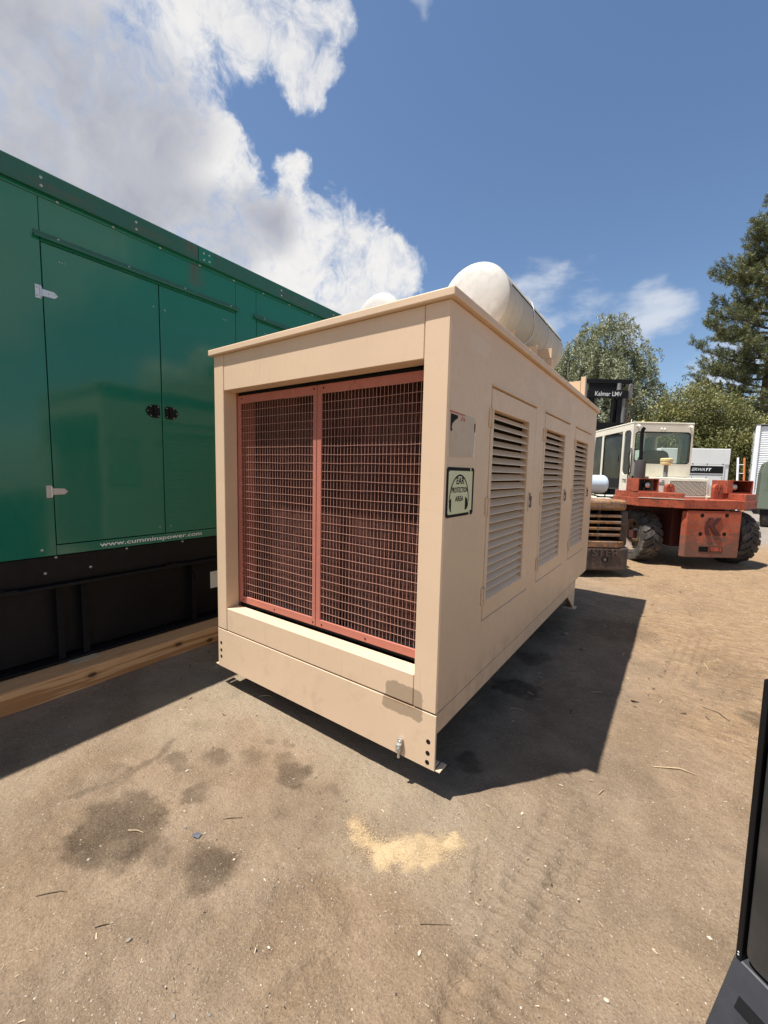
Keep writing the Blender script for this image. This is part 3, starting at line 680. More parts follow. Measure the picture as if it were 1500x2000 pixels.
# roof joint strips
for y in (1.02, 2.02, 3.0):
    MB().box(RX1 - .001, RX1 + .003, y, y + .012, 2.288, 2.325).build('roof_seam', M['tan_side'], gen)
def silencer(xc, y0, y1, zc, r):
    dom = MB().lathe([(0, -.035), (r * .35, -.030), (r * .7, -.018), (r * .93, -.004), (r, .012), (r, .02)], (xc, y0, zc), (0, 1, 0), 48)
    s_ = MB().lathe([(r, 0), (r, y1 - y0)], (xc, y0 + .021, zc), (0, 1, 0), 48).build('silencer', M['silencer_side'], gen)
    dom.build('end_cap', M['silencer'], s_)
    MB().lathe([(r, 0), (r * .9, .03), (r * .5, .05), (0, .055)], (xc, y1 + .022, zc), (0, 1, 0), 40).build('end_cap', M['silencer'], s_)
    for y in (y0 + .55, y0 + .95, y1 - .28):
        MB().lathe([(r, -.012), (r + .004, -.010), (r + .004, .010), (r, .012)], (xc, y, zc), (0, 1, 0), 48).build('seam_band', M['silencer_side'], s_)
    a = R(18); MB().box(-.004, .004, y0 + .06, y1 - .02, 0, .001) if False else None
    sm_ = MB().tube((xc + (r + .001) * math.cos(a), y0 + .08, zc + (r + .001) * math.sin(a)), (xc + (r + .001) * math.cos(a), y1 - .03, zc + (r + .001) * math.sin(a)), .004, n=6)
    sm_.build('side_seam', M['black_matt'], s_)
    wr = MB()
    aa = [R(60 - 14 * i) for i in range(12)]
    wr.path([(xc + (r + .006) * math.cos(q), y0 + .56 + .03 * math.sin(i * 1.3), zc + (r + .006) * math.sin(q)) for i, q in enumerate(aa)], .0035, 5)
    wr.build('strap_wire', M['silver'], s_)
    MB().tube((xc, y1 - .18, zc + r - .02), (xc, y1 - .18, zc + r + .05), .035, n=14).build('outlet_stub', M['black'], s_)
    for y in (y0 + .25, y1 - .45):
        MB().prism([(xc - r * .8, 2.3255), (xc + r * .8, 2.3255), (xc + r * .8, zc - r * .62), (xc + r * .45, zc - r * .86), (xc - r * .45, zc - r * .86), (xc - r * .8, zc - r * .62)], 'y', y, y + .04).build('saddle', M['tan'], s_)
silencer(-.365, 1.02, 2.46, 2.695, .24)
silencer(-1.30, 1.20, 2.60, 2.77, .24)
def bracket(x, y, w_, h):
    b = MB().box(x - w_, x, y, y + .006, 2.3265 + h - .065, 2.3265 + h).box(x - w_, x, y, y + .05, 2.3265 + h, 2.3265 + h + .006)
    b.box(x - .045, x, y + .012, y + .018, 2.3265, 2.3265 + h - .066).box(x - .006, x, y + .018, y + .07, 2.3265, 2.3265 + h - .066).box(x - w_, x - w_ + .05, y + .012, y + .018, 2.3265, 2.3265 + h - .066)
    b.build('roof_bracket', M['tan'], gen, bevel=.001)
bracket(-.045, 1.80, .140, .200)
bracket(-.05, 1.43, .075, .130)
MB().box(-.33, -.065, 3.05, 3.056, 2.3265, 2.52).box(-.062, -.02, 3.052, 3.10, 2.3265, 2.56).build('roof_bracket', M['tan'], gen, bevel=.001)
MB().tube((-.10, 2.62, 2.327), (-.10, 2.62, 2.62), .006, n=6).build('roof_rod', M['grey_metal'], gen)

# ear-protection sign and the torn sticker above it
M['sign_face'] = paint('sign_yellow_green', (.60, .60, .36), .4, .04, (.4, .38, .25), .1)
M['sign_black'], _, _ = material('sign_black', (.016, .015, .015), .75, 0, .12)
M['sign_red'], _, _ = material('sign_red', (.42, .07, .05), .5)
M['sign_wear'] = paint('bare_sticker_glue', (.50, .39, .275), .5, .05)
def sign(xf, sx, ya, yb, za, zb):
    fl = (lambda u: ya + u * (yb - ya)) if sx > 0 else (lambda u: yb - u * (yb - ya))
    P = lambda u, v, d: (xf + sx * d, fl(u), za + v * (zb - za))
    def poly(mb, pts, d): mb.add([P(u, v, d) for u, v in pts], [list(range(len(pts)))])
    def flat(pts, d0, d1):
        mb = MB(); n = len(pts); v = [P(u, q, d0) for u, q in pts] + [P(u, q, d1) for u, q in pts]
        mb.add(v, [list(range(n))[::-1], list(range(n, 2 * n))] + [(i, (i + 1) % n, n + (i + 1) % n, n + i) for i in range(n)]); return mb
    rr = lambda a, b, c, d, e: [(a + e, b), (c - e, b), (c, b + e), (c, d - e), (c - e, d), (a + e, d), (a, d - e), (a, b + e)]
    s_ = flat(rr(0, 0, 1, 1, .04), .0005, .002).build('warning_sign', M['sign_black'], gen)
    f1 = flat(rr(.06, .06, .84, .93, .03), .002, .0026); f1.build('sign_face', M['sign_face'], s_)
    flat([(.87, .10), (.93, .10), (.93, .93), (.87, .93)], .002, .0026).build('sign_face', M['sign_face'], s_)
    flat([(.835, -.005), (.868, -.005), (.868, 1.005), (.835, 1.005)], .0022, .0030).build('torn_strip', M['sign_face'], s_)
    ex = flat([(.17, .10), (.17, .38), (.13, .36), (.10, .27), (.10, .22), (.13, .13)], .0026, .0031)
    ex.add(*(lambda m: (m.v, m.f))(flat([(.67, .12), (.67, .40), (.75, .35), (.79, .27), (.79, .2), (.74, .13)], .0026, .0031)))
    # headband
    n = 26; o_ = []; i_ = []
    for k in range(n + 1):
        a = math.pi * (k / n); o_.append((.45 - .36 * math.cos(a), .30 + .56 * math.sin(a))); i_.append((.45 - .335 * math.cos(a), .30 + .525 * math.sin(a)))
    for k in range(n):
        q = [o_[k], o_[k + 1], i_[k + 1], i_[k]]; ex.add([P(u, v, .003) for u, v in q], [(0, 1, 2, 3)])
    ex.build('ear_muff_picture', M['sign_black'], s_)
    ux = (0, 1 if sx > 0 else -1, 0); W_, H_ = (yb - ya), (zb - za)
    for body, u0, u1, v0, v1 in (('EAR', .33, .61, .66, .80), ('PROTECTION', .17, .76, .49, .60), ('AREA', .30, .60, .31, .42)):
        text('lettering', body, M['sign_black'], s_, P(u0, v0, .0034), ux, (0, 0, 1), (u1 - u0) * W_, (v1 - v0) * H_, bold=.02)
    # torn sticker above
    z2a, z2b = zb + .04, zb + .25
    P2 = lambda u, v, d: (xf + sx * d, fl(u), z2a + v * (z2b - z2a))
    def flat2(pts, d0, d1):
        mb = MB(); n = len(pts); v = [P2(u, q, d0) for u, q in pts] + [P2(u, q, d1) for u, q in pts]
        mb.add(v, [list(range(n))[::-1], list(range(n, 2 * n))] + [(i, (i + 1) % n, n + (i + 1) % n, n + i) for i in range(n)]); return mb
    ts = flat2([(.06, .02), (.9, .05), (.97, .35), (.95, .62), (.99, .85), (.93, .97), (.05, .99)], .0004, .0010).build('torn_sticker', M['sign_wear'], gen)
    k = flat2([(.06, .93), (.30, .92), (.30, .86), (.20, .80), (.12, .72), (.10, .64), (.13, .60), (.09, .55), (.06, .60)], .0010, .0014)
    k.add(*(lambda m: (m.v, m.f))(flat2([(.92, .82), (.97, .86), (.97, .66), (.94, .62)], .0010, .0014))); k.build('sticker_remnant', M['sign_black'], ts)
    k = flat2([(.03, .955), (.55, .945), (.56, .975), (.03, .995)], .0010, .0014)
    k.add(*(lambda m: (m.v, m.f))(flat2([(.40, .82), (.44, .82), (.50, .92), (.46, .92)], .0010, .0014))); k.add(*(lambda m: (m.v, m.f))(flat2([(.50, .83), (.56, .83), (.56, .90), (.50, .89)], .0010, .0014))); k.build('sticker_remnant', M['sign_red'], ts)
    k = flat2([(.955, .60), (.975, .66), (.99, .62), (.972, .52), (.968, .30), (.955, .10), (.935, .02), (.93, .10), (.95, .30), (.958, .45)], .0010, .0016); k.build('sticker_remnant', M['white_letter'], ts)
sign(0.0, 1, .012, .308, 1.347, 1.577)
sign(GW, -1, .03, .33, 1.347, 1.577)

# ---------------------------------------------------------------- green generator
GX = -2.65
grn = thing('generator', 'tall dark green generator on a black base behind the wooden beam', 'generator', (-3.75, 1.2, 0), world=True)
GB0, GB1 = -2.6, 5.4
XB = -4.85
seams = [GB0, -.655, .80, 1.03, 2.48, 2.70, 4.1, GB1]
doors = [(-.655, .096), (.096, .80), (1.03, 1.78), (1.78, 2.48), (2.70, 3.4), (3.4, 4.1)]
zb, zd0, zd1, zu = .917, .990, 2.985, 3.262
for a, b in zip(seams[:-1], seams[1:]):
    isdoor = any(abs(d[0] - a) < 1e-6 for d in doors)
    if isdoor:
        MB().box(GX - .04, GX, a + .0015, b - .0015, zd1 + .004, zu - .002).build('upper_panel', M['green'], grn, bevel=.0015)
        MB().box(GX - .04, GX, a + .0015, b - .0015, zb, zd0 - .004).build('lower_panel', M['green'], grn, bevel=.0015)
        MB().box(GX - .001, GX + .030, a - .035, b + .03, zd1 + .030, zd1 + .034).box(GX - .001, GX + .004, a - .035, b + .03, zd1 + .0345, zd1 + .062).box(GX + .026, GX + .030, a - .035, b + .03, zd1 + .016, zd1 + .0295).build('drip_rail', M['green_roof'], grn)
        bl = MB(); n = max(3, int((b - a) / .36))
        for k in range(n): bl.dome((GX + .004, a + .1 + (b - a - .15) * k / (n - 1), zd1 + .05), (1, 0, 0), .0075)
        bl.build('rail_rivet', M['bolt'], grn)
    else:
        MB().box(GX - .04, GX, a + .0015, b - .0015, zb, zu - .002).build('wall_panel', M['green'], grn, bevel=.0015)
for i, (a, b) in enumerate(doors):
    d = MB().box(GX - .032, GX + .001, a + .004, b - .004, zd0 + .003, zd1 - .002).build('door', M['green'], grn, bevel=.002, seg=2)
    left = i % 2 == 0
    yh = (b - .062) if left else (a + .062); s = 1 if left else -1
    pts = [(yh - s * .068, .0), (yh - s * .05, .034), (yh - s * .01, .052), (yh + s * .028, .050), (yh + s * .040, .036), (yh + s * .040, -.036), (yh + s * .028, -.050), (yh - s * .01, -.052), (yh - s * .05, -.034)]
    if not left: pts = pts[::-1]
    zc = 1.99
    h = MB().prism([(p[0], zc + p[1]) for p in pts], 'x', GX + .001, GX + .010)
    h.lathe([(.034, 0), (.030, .006), (.020, .002), (0, .001)], (GX + .010, yh, zc), (1, 0, 0), 18).box(GX + .010, GX + .018, yh - .009, yh + .009, zc - .030, zc + .030)
    h = h.build('latch_handle', M['black'], d, bevel=.002)
    sc_ = MB()
    for dy, dz in ((-.055, 0), (-.030, .036), (.028, .036), (-.030, -.036), (.028, -.036)): sc_.dome((GX + .010, yh + s * dy, zc + dz), (1, 0, 0), .0045)
    sc_.build('handle_screw', M['bolt'], d)
    rv = MB()
    for z in (zd0 + .06, zd1 - .18):
        rv.dome((GX + .001, (b - .045) if left else (a + .045), z), (1, 0, 0), .006)
    for k in range(3): rv.dome((GX + .001, (a + .10 + .015 * k) if left else (b - .1 - .015 * k), zd1 - .09), (1, 0, 0), .004)
    rv.build('door_rivet', M['bolt'], d)
    yk = a if left else b; s2 = 1 if left else -1
    for z in (1.36, 2.665):
        hg = MB().box(GX + .0005, GX + .004, *sorted((yk - s2 * .040, yk - s2 * .008)), z - .042, z + .042)
        hg.tube((GX + .006, yk - s2 * .010, z - .034), (GX + .006, yk - s2 * .010, z + .034), .007, n=8)
        hg.prism([(yk - s2 * .004, z - .022), (yk + s2 * .062, z - .020), (yk + s2 * .082, z), (yk + s2 * .062, z + .020), (yk - s2 * .004, z + .022)][::s2], 'x', GX + .0015, GX + .006)
        for yy, zz in ((-.030, .026), (-.030, -.026), (.030, 0), (.062, 0)): hg.dome((GX + .005, yk + s2 * yy, z + zz), (1, 0, 0), .006)
        hg.build('strap_hinge', M['silver'], grn)
# strip and roof fascia
MB().box(GX - .04, GX + .004, GB0, 1.62, zu, 3.30).build('top_strip', M['green'], grn, bevel=.0015)
MB().box(GX - .04, GX + .004, 1.622, GB1, zu, 3.30).build('top_strip', M['green'], grn, bevel=.0015)
for a, b in ((GB0 - .02, .42), (.424, GB1 + .02)):
    MB().grid_panel([a, b], [3.292, 3.412], lambda i, j: True, lambda u, v, k: (GX + .030 - k, u, v), .006).box(GX + .024, GX + .034, a, b, 3.284, 3.2915).build('roof_fascia', M['green_roof'], grn, bevel=.0012)
MB().box(GX + .0305, GX + .034, .424, .56, 3.294, 3.410).build('splice_plate', M['green'], grn, bevel=.001)
MB().box(XB, GX + .024, GB0 - .02, GB1 + .02, 3.405, 3.418).build('roof_sheet', M['green_roof'], grn)
bl = MB()
for y in (-1.5, -.64, -.07, 1.32, 2.1, 2.9, 3.7):
    for z in (3.318, 3.368): bl.dome((GX + .030, y, z), (1, 0, 0), .0095)
for y, z in ((.47, 3.37), (.52, 3.372), (.47, 3.318), (.52, 3.32)): bl.dome((GX + .034, y, z), (1, 0, 0), .009)
for k in range(18): bl.dome((GX + .004, -1.55 + k * .333, 3.272), (1, 0, 0), .0085)
for y, z in ((-.735, .962), (-1.8, .962)): bl.dome((GX, y, z), (1, 0, 0), .010)
bl.build('panel_bolt', M['bolt'], grn, kind='stuff')
MB().box(XB, GX - .041, GB0 + .01, GB1 - .01, zb + .01, 3.404).build('enclosure_core', M['black_matt'], grn)
MB().box(XB, GX - .002, GB0, GB0 + .009, zb, 3.404).box(XB, GX - .002, GB1 - .009, GB1, zb, 3.404).box(XB - .01, XB - .001, GB0, GB1, zb, 3.404).build('end_panel', M['green'], grn)
text('lettering', 'www.cumminspower.com', M['white_letter'], grn, (GX + .0012, -.392, .929), (0, 1, 0), (0, 0, 1), .81, .043, bold=.016, spacing=1.0)
# base frame
MB().box(XB + .02, GX - .020, GB0 + .01, GB1 - .01, .715, .910).build('skid_beam', M['black'], grn, bevel=.003)
MB().box(XB + .02, GX + .035, GB0 + .01, GB1 - .01, .690, .714).build('skid_flange', M['black'], grn, bevel=.004, seg=2)
bl = MB()
for y, z in ((-.72, .795), (-.45, .794)): bl.dome((GX - .020, y, z), (1, 0, 0), .010)
for y in (-.655, -.2, .25, .7): bl.dome((GX - .020, y, .899), (1, 0, 0), .010)
bl.build('base_bolt', M['bolt'], grn)
MB().box(XB + .05, GX - .085, GB0 + .05, GB1 - .05, .170, .689).build('fuel_tank', M['black'], grn, bevel=.003)
MB().box(XB + .04, GX + .020, GB0 + .03, GB1 - .03, .142, .158).build('tank_flange', M['black'], grn, bevel=.002)
for y in (-1.9, -1.75, -.65, -.50, .345, 1.6, 1.75, 2.9):
    MB().box(GX - .085, GX - .015, y - .006, y + .006, .1585, .689).box(GX - .022, GX - .014, y - .02, y + .02, .1586, .688).build('tank_rib', M['black_matt'], grn)
for y in (-.95, .15, 1.2):
    MB().box(GX - .045, GX + .03, y - .07, y + .07, .7145, .722).tube((GX + .003, y, .722), (GX + .003, y, .732), .016, n=6).build('clamp_pad', M['black'], grn)
    MB().box(GX - .045, GX + .024, y - .08, y + .08, .1585, .166).tube((GX - .01, y, .166), (GX - .01, y, .174), .012, n=6).build('clamp_pad', M['black'], grn)
MB().path([(GX - .012, .352, .64), (GX - .006, .352, .60), (GX - .004, .375, .57), (GX - .004, .372, .53), (GX - .008, .35, .52), (GX - .01, .34, .55)], .005, 6).build('hanging_hook', M['black'], grn)
MB().box(GX - .0845, GX - .082, .545, .68, .40, .56).build('data_plate', M['white'], grn)
lum = MB().box(-2.645, -2.437, -2.6, 2.6, -.02, .136).build('wooden_beam', M['lumber'], bevel=.006)
tag(lum, 'long sawn timber beam lying under the green generator', 'beam')
sh = MB().box(-2.66, -2.555, -.63, -.45, .1365, .1415).build('wood_shim', M['pale_stick'], bevel=.001)
tag(sh, 'thin pale wood shim between timber beam and black base', 'shim')

# ---------------------------------------------------------------- wheels
def wheel(parent, c, R_, W_, ax=1, rim='rim', lug_n=20, lug=True, twist=.16, hub=True):
    """c: centre in the parent's space, axle along x; ax=-1/+1 is the side the hub faces"""
    e = bpy.data.objects.new('wheel', None); col.objects.link(e); e.parent = parent; OFF[e.name] = OFF.get(parent.name, (0, 0, 0))
    off = OFF[e.name]; e.location = Vector(c) - Vector(off)
    OFF[e.name] = (0, 0, 0)
    h = W_ / 2; ri = R_ * .60; rt = R_ * (.945 if lug else .985)
    prof = [(ri, -h * .80), (ri + .02, -h * .92), (R_ * .78, -h * 1.0), (R_ * .90, -h * .96), (rt, -h * .80), (rt, h * .80), (R_ * .90, h * .96), (R_ * .78, h * 1.0), (ri + .02, h * .92), (ri, h * .80), (ri - .005, 0), (ri, -h * .80)]
    ty = MB().lathe(prof, (0, 0, 0), (1, 0, 0), 48)
    for k in (-1, 1):
        ty.lathe([(R_ * .68, k * h * .955), (R_ * .695, k * h * .995), (R_ * .71, k * h * .985)], (0, 0, 0), (1, 0, 0), 48)
    if lug:
        for s in (-1, 1):
            for k in range(lug_n):
                a0 = 2 * math.pi * (k + (.5 if s > 0 else 0)) / lug_n; da = 2 * math.pi / lug_n * .36; v = []
                for (xx, sh) in ((-h * .06, 0), (h * .45, .55), (h * .97, .85)):
                    for r in (rt - .012, R_ if xx < h * .9 else R_ * .955):
                        for q in (-da, da):
                            a = a0 + q + sh * 2 * math.pi / lug_n * .95
                            v.append((s * xx, r * math.cos(a), r * math.sin(a)))
                f = []
                for j in (0, 1):
                    b = j * 4
                    f += [(b + 2, b + 3, b + 7, b + 6), (b, b + 2, b + 6, b + 4), (b + 1, b + 5, b + 7, b + 3)]
                f += [(0, 1, 3, 2), (8, 10, 11, 9)]
                ty.add(v, f)
        # shoulder blocks
        for s in (-1, 1):
            for k in range(lug_n):
                a0 = 2 * math.pi * (k + (.5 if s > 0 else 0) + .81) / lug_n; da = 2 * math.pi / lug_n * .30
                v = []
                for r in (R_ * .86, R_ * .95):
                    for xx in (h * .93, h * 1.015):
                        for q in (-da, da): v.append((s * xx, r * math.cos(a0 + q), r * math.sin(a0 + q)))
                ty.add(v, [(0, 1, 3, 2), (4, 6, 7, 5), (0, 4, 5, 1), (2, 3, 7, 6), (0, 2, 6, 4), (1, 5, 7, 3)])
    ty.build('tyre', M['tyre'], e)
    s = ax
    MB().lathe([(ri + .012, s * h * .80), (ri - .004, s * h * .86), (ri - .02, s * h * .70), (ri - .035, s * h * .25), (ri * .55, s * h * .05), (ri * .40, s * h * .10), (0, s * h * .10)], (0, 0, 0), (1, 0, 0), 40).build('rim', M[rim], e)
    if hub:
        hb_ = MB().lathe([(ri * .42, s * h * .10), (ri * .40, s * h * .34), (ri * .26, s * h * .42), (ri * .24, s * h * .62), (ri * .12, s * h * .68), (0, s * h * .68)], (0, 0, 0), (1, 0, 0), 20)
        for k in range(10):
            a = 2 * math.pi * k / 10; hb_.tube((s * h * .12, ri * .34 * math.cos(a), ri * .34 * math.sin(a)), (s * h * .42, ri * .34 * math.cos(a), ri * .34 * math.sin(a)), .014, n=6)
        hb_.build('hub', M['rim'], e)
        ho = MB()
        for k in range(8):
            a = 2 * math.pi * (k + .5) / 8; rr = ri * .72
            ho.lathe([(.030, s * h * .22), (.030, s * h * .24), (0, s * h * .24)], (0, rr * math.cos(a), rr * math.sin(a)), (1, 0, 0), 10, False)
        ho.build('rim_hole', M['dark_gap'], e)
    return e

def rounded(x0, x1, z0, z1, r, n=5):
    pts = []
    for cx, cz, a0 in ((x1 - r, z1 - r, 0), (x0 + r, z1 - r, 90), (x0 + r, z0 + r, 180), (x1 - r, z0 + r, 270)):
        pts += [(cx + r * math.cos(R(a0 + 90 * k / n)), cz + r * math.sin(R(a0 + 90 * k / n))) for k in range(n + 1)]
    return pts
def framed_plate(mb, outer, inner, place, thick):
    """plate with a hole; outer is 4 corners (clockwise like inner's quarters), inner a rounded loop of 4*(n+1) points"""
    m = len(inner) // 4; v = []
    for k in (0, thick):
        v += [place(*p, k) for p in outer] + [place(*p, k) for p in inner]
    n = 4 + len(inner); f = []
    L = len(inner)
    for k in (0, 1):
        b = k * n
        for q in range(4):
            for j in range(m - 1): f.append([b + q, b + 4 + q * m + j, b + 4 + q * m + j + 1])
            f.append([b + q, b + 4 + q * m + m - 1, b + 4 + ((q + 1) * m) % L, b + (q + 1) % 4])
    f += [[4 + i, 4 + (i + 1) % L, n + 4 + (i + 1) % L, n + 4 + i] for i in range(L)]
    f += [[i, (i + 1) % 4, n + (i + 1) % 4, n + i] for i in range(4)]
    return mb.add(v, f)

# ---------------------------------------------------------------- red and cream heavy forklift
U0, V0 = 5.58, 6.95; MY = 4.05
kal = thing('forklift', 'heavy red forklift with cream cab, big treaded tyres and black mast', 'forklift', cf(U0, V0), YAW)
# counterweight with emblem
cwp = [(-.45, .0), (.46, .0), (.48, .02), (.48, .34), (-.30, .34), (-.495, .07)]
cw = MB().prism([(x, y) for x, y in cwp], 'z', .215, .999).build('counterweight', M['red_worn'], kal, bevel=.018, seg=2)
MB().box(-.455, .46, -.004, .05, 1.0005, 1.008).build('top_edge', M['red'], cw)
hl = MB()
for x, z in ((-.20, .935), (.215, .945), (-.205, .62), (.20, .625)):
    hl.lathe([(.033, .003), (.033, -.0012), (0, -.0012)], (x, -.0, z), (0, 1, 0), 18, False)
hl.build('lifting_hole', M['dark_gap'], cw)
MB().prism(rounded(-.21, .19, .315, .405, .012, 2), 'y', -.004, .004).build('tow_slot', M['dark_gap'], cw)
MB().box(-.02, .18, -.0055, -.004, .325, .398).build('slot_lining', M['red'], cw)
MB().tube((-.035, -.007, .32), (-.035, -.007, .40), .018, n=12).build('tow_pin', M['red_dark'], cw)
em = MB()
em.prism([(-.10, .905), (-.005, .905), (-.06, .86), (-.085, .80), (-.085, .72), (-.065, .64), (-.03, .60), (-.115, .60), (-.135, .66), (-.15, .74), (-.14, .84)], 'y', -.018, .0)
em.prism([(.02, .905), (.125, .905), (.055, .80), (.022, .755), (.055, .70), (.14, .60), (.04, .60), (-.04, .70), (-.072, .755), (-.04, .82)], 'y', -.018, .0)
em.build('emblem', M['red_dark'], cw, bevel=.004)
# deck: octagonal plate with raised side pieces
oct_ = [(-.52, 0), (.50, 0), (1.03, .36), (1.05, 1.15), (-1.10, 1.15), (-1.08, .36)]
dk = MB().prism(oct_, 'z', 1.045, 1.195).build('deck', M['red'], kal, bevel=.008, seg=2)
MB().prism([(-.52, .01), (-.515, .30), (-.70, .46), (-.70, 1.12), (-1.08, 1.12), (-1.06, .37)], 'z', 1.196, 1.300).build('side_step', M['red'], kal, bevel=.006, seg=2)
MB().prism([(.55, .06), (1.01, .37), (1.03, 1.12), (.62, 1.12), (.55, .40)], 'z', 1.196, 1.300).build('side_step', M['red'], kal, bevel=.006, seg=2)
for pts in ([(-.525, -.004), (-1.084, .354), (-1.070, .372), (-.515, .010)],):
    MB().prism(pts, 'z', 1.1955, 1.204).build('lit_ledge_strip', M['cream'], kal)  # cream strip paints the sunlit ledge between deck and step
# chassis under the deck
MB().box(-.46, .46, .345, 3.6, .34, 1.040).build('chassis', M['red_dark'], kal, bevel=.01)
MB().box(-.92, .92, .70, .82, .42, .56).build('rear_axle', M['red_dark'], kal)
MB().box(-1.06, 1.03, 1.16, 3.4, 1.02, 1.10).build('running_board', M['cream'], kal, bevel=.006)
MB().box(-1.05, -.62, 2.0, 3.2, .45, 1.015).box(.62, 1.03, 2.0, 3.2, .45, 1.015).build('side_tank', M['red_dark'], kal, bevel=.02)
wheel(kal, (-.775, .78, .475), .485, .33, -1, 'rim_dark')
wheel(kal, (.94, .76, .485), .495, .33, -1, 'rim_dark')
for x in (-.80, .80): wheel(kal, (x, 3.75, .54), .56, .42, -1 if x < 0 else 1, 'rim_dark', lug_n=18)
# lamp boxes
for x0, x1, lx, wl in ((-1.07, -.70, -.845, .018), (.52, .98, .715, .10)):
    e = MB().box(x0, x0 + wl, .42, .78, 1.301, 1.535).build('lamp_box', M['red'], kal, bevel=.003)
    MB().box(x1 - .018, x1, .42, .78, 1.301, 1.535).build('box_cheek', M['red'], e, bevel=.003)
    MB().box(x0 + wl + .001, x1 - .019, .42, .76, 1.301, 1.318).build('box_floor', M['red'], e)
    MB().box(x0 + wl + .001, x1 - .019, .42, .78, 1.522, 1.535).build('box_top', M['red'], e)
    MB().box(x0 + wl + .001, x1 - .019, .762, .78, 1.3185, 1.5215).build('box_back', M['red_dark'], e)
    MB().box(x0 + wl + .001, x0 + wl + .004, .44, .76, 1.3185, 1.5215).build('box_lining', M['red_dark'], e)
    if lx < 0: MB().box(-.915, -.775, .70, .758, 1.3185, 1.50).build('junction_box', M['cream'], e)
    l = MB().lathe([(.030, .07), (.058, .03), (.062, 0), (.055, -.006), (.052, -.002)], (lx, .50, 1.415), (0, 1, 0), 24).tube((lx, .54, 1.331), (lx, .54, 1.38), .012, n=8).build('work_lamp', M['black'], e)
    MB().lathe([(.053, -.004), (.035, -.014), (0, -.018)], (lx, .50, 1.415), (0, 1, 0), 24).build('lens', M['lamp'], l)
def lug_plate(x, y, z, w_, h):
    r = w_ / 2; zc = z + h - r; n = 20; ri_ = r * .42
    o_ = [(x + r * math.cos(2 * math.pi * k / n), zc + r * math.sin(2 * math.pi * k / n)) for k in range(n)]
    o_ = [(px, pz if pz >= zc else z) if abs(px - x) > r * .01 else (px, z) for px, pz in o_]
    i_ = [(x + ri_ * math.cos(2 * math.pi * k / n), zc + ri_ * math.sin(2 * math.pi * k / n)) for k in range(n)]
    v = [(p[0], yy, p[1]) for yy in (y, y + .07) for p in o_ + i_]; m = 2 * n; f = []
    for k in range(n):
        q = (k + 1) % n
        f += [(k, q, n + q, n + k), (m + k, m + q, m + n + q, m + n + k), (k, q, m + q, m + k), (n + k, n + q, m + n + q, m + n + k)]
    MB().add(v, f).build('lifting_lug', M['red'], kal)
lug_plate(-.46, .46, 1.196, .155, .255); lug_plate(.31, .34, 1.196, .165, .27)
# hood
hd = MB().hexa([(-.72, .52, 1.197), (.36, .52, 1.197), (.36, 1.05, 1.197), (-.72, 1.05, 1.197), (-.72, .56, 1.565), (.29, .56, 1.555), (.29, 1.05, 1.565), (-.72, 1.05, 1.575)]).build('hood', M['cream'], kal, bevel=.012, seg=2)
gy = lambda z: .52 + .04 * (z - 1.197) / .365 - .004
gr_ = MB().add([(-.42, gy(1.245), 1.245), (.235, gy(1.245), 1.245), (.235, gy(1.50), 1.50), (-.42, gy(1.50), 1.50)], [(0, 1, 2, 3)]).build('radiator_grille', M['dark_gap'], hd)
gm = MB()
def clip(p, d):
    q = []
    t0, t1 = -9, 9
    for k, (lo, hi) in enumerate(((-.415, .23), (1.25, 1.495))):
        a = (lo - p[k]) / d[k]; b = (hi - p[k]) / d[k]; t0 = max(t0, min(a, b)); t1 = min(t1, max(a, b))
    return None if t1 - t0 < .01 else ((p[0] + d[0] * t0, p[1] + d[1] * t0), (p[0] + d[0] * t1, p[1] + d[1] * t1))
for k in range(40):
    for dx, dz in ((.86, .5), (-.80, .6)):
        if dx < 0 and k % 3: continue
        c_ = clip((-.1 + 0 * k, .90 + k * .0245), (dx, dz))
        if c_:
            (a, za), (b, zb_) = c_; gm.tube((a, gy(za) - .004, za), (b, gy(zb_) - .004, zb_), .0048 if dx > 0 else .0030, n=4, caps=False)
gm.build('expanded_mesh', M['cream'], gr_, kind='stuff')
rim_ = MB(); ri_ = rounded(-.425, .24, 1.24, 1.505, .03)
framed_plate(rim_, [(.255, 1.52), (-.44, 1.52), (-.44, 1.225), (.255, 1.225)], ri_, lambda x, z, k: (x, gy(z) - .010 + k, z), .008)
rim_.build('grille_surround', M['cream'], hd)
for z in (1.43, 1.46, 1.495): MB().box(-.62 + (.05 if z > 1.49 else 0), -.52, gy(z) - .001, gy(z) + .002, z, z + .011).build('hood_slot', M['dark_gap'], hd)
MB().tube((.22, .50, 1.215), (.28, .50, 1.215), .032, n=12).build('hood_latch', M['rim'], hd)
# muffler, exhaust pipe and pre-cleaner
MB().lathe([(0, 0), (.088, .0), (.092, .01), (.092, .55), (.088, .565), (.04, .57)], (-.86, .75, 1.301), (0, 0, 1), 28).build('muffler', M['muffler'], kal)
MB().path([(-.86, .75, 1.87), (-.875, .75, 2.34), (-.875, .745, 2.39), (-.868, .735, 2.43), (-.855, .715, 2.455)], [.030, .030, .031, .032, .032], 14).build('exhaust_pipe', M['black_matt'], kal)
pcl = MB().tube((-.44, .66, 1.56), (-.44, .66, 1.785), .036, n=14).build('intake_stem', M['grey_metal'], kal)
MB().lathe([(0, 0), (.06, .0), (.085, .022), (.096, .028), (.096, .072), (.102, .076), (.102, .112), (.088, .124), (0, .13)], (-.44, .66, 1.785), (0, 0, 1), 24).build('precleaner_bowl', M['yellow_plastic'], pcl)
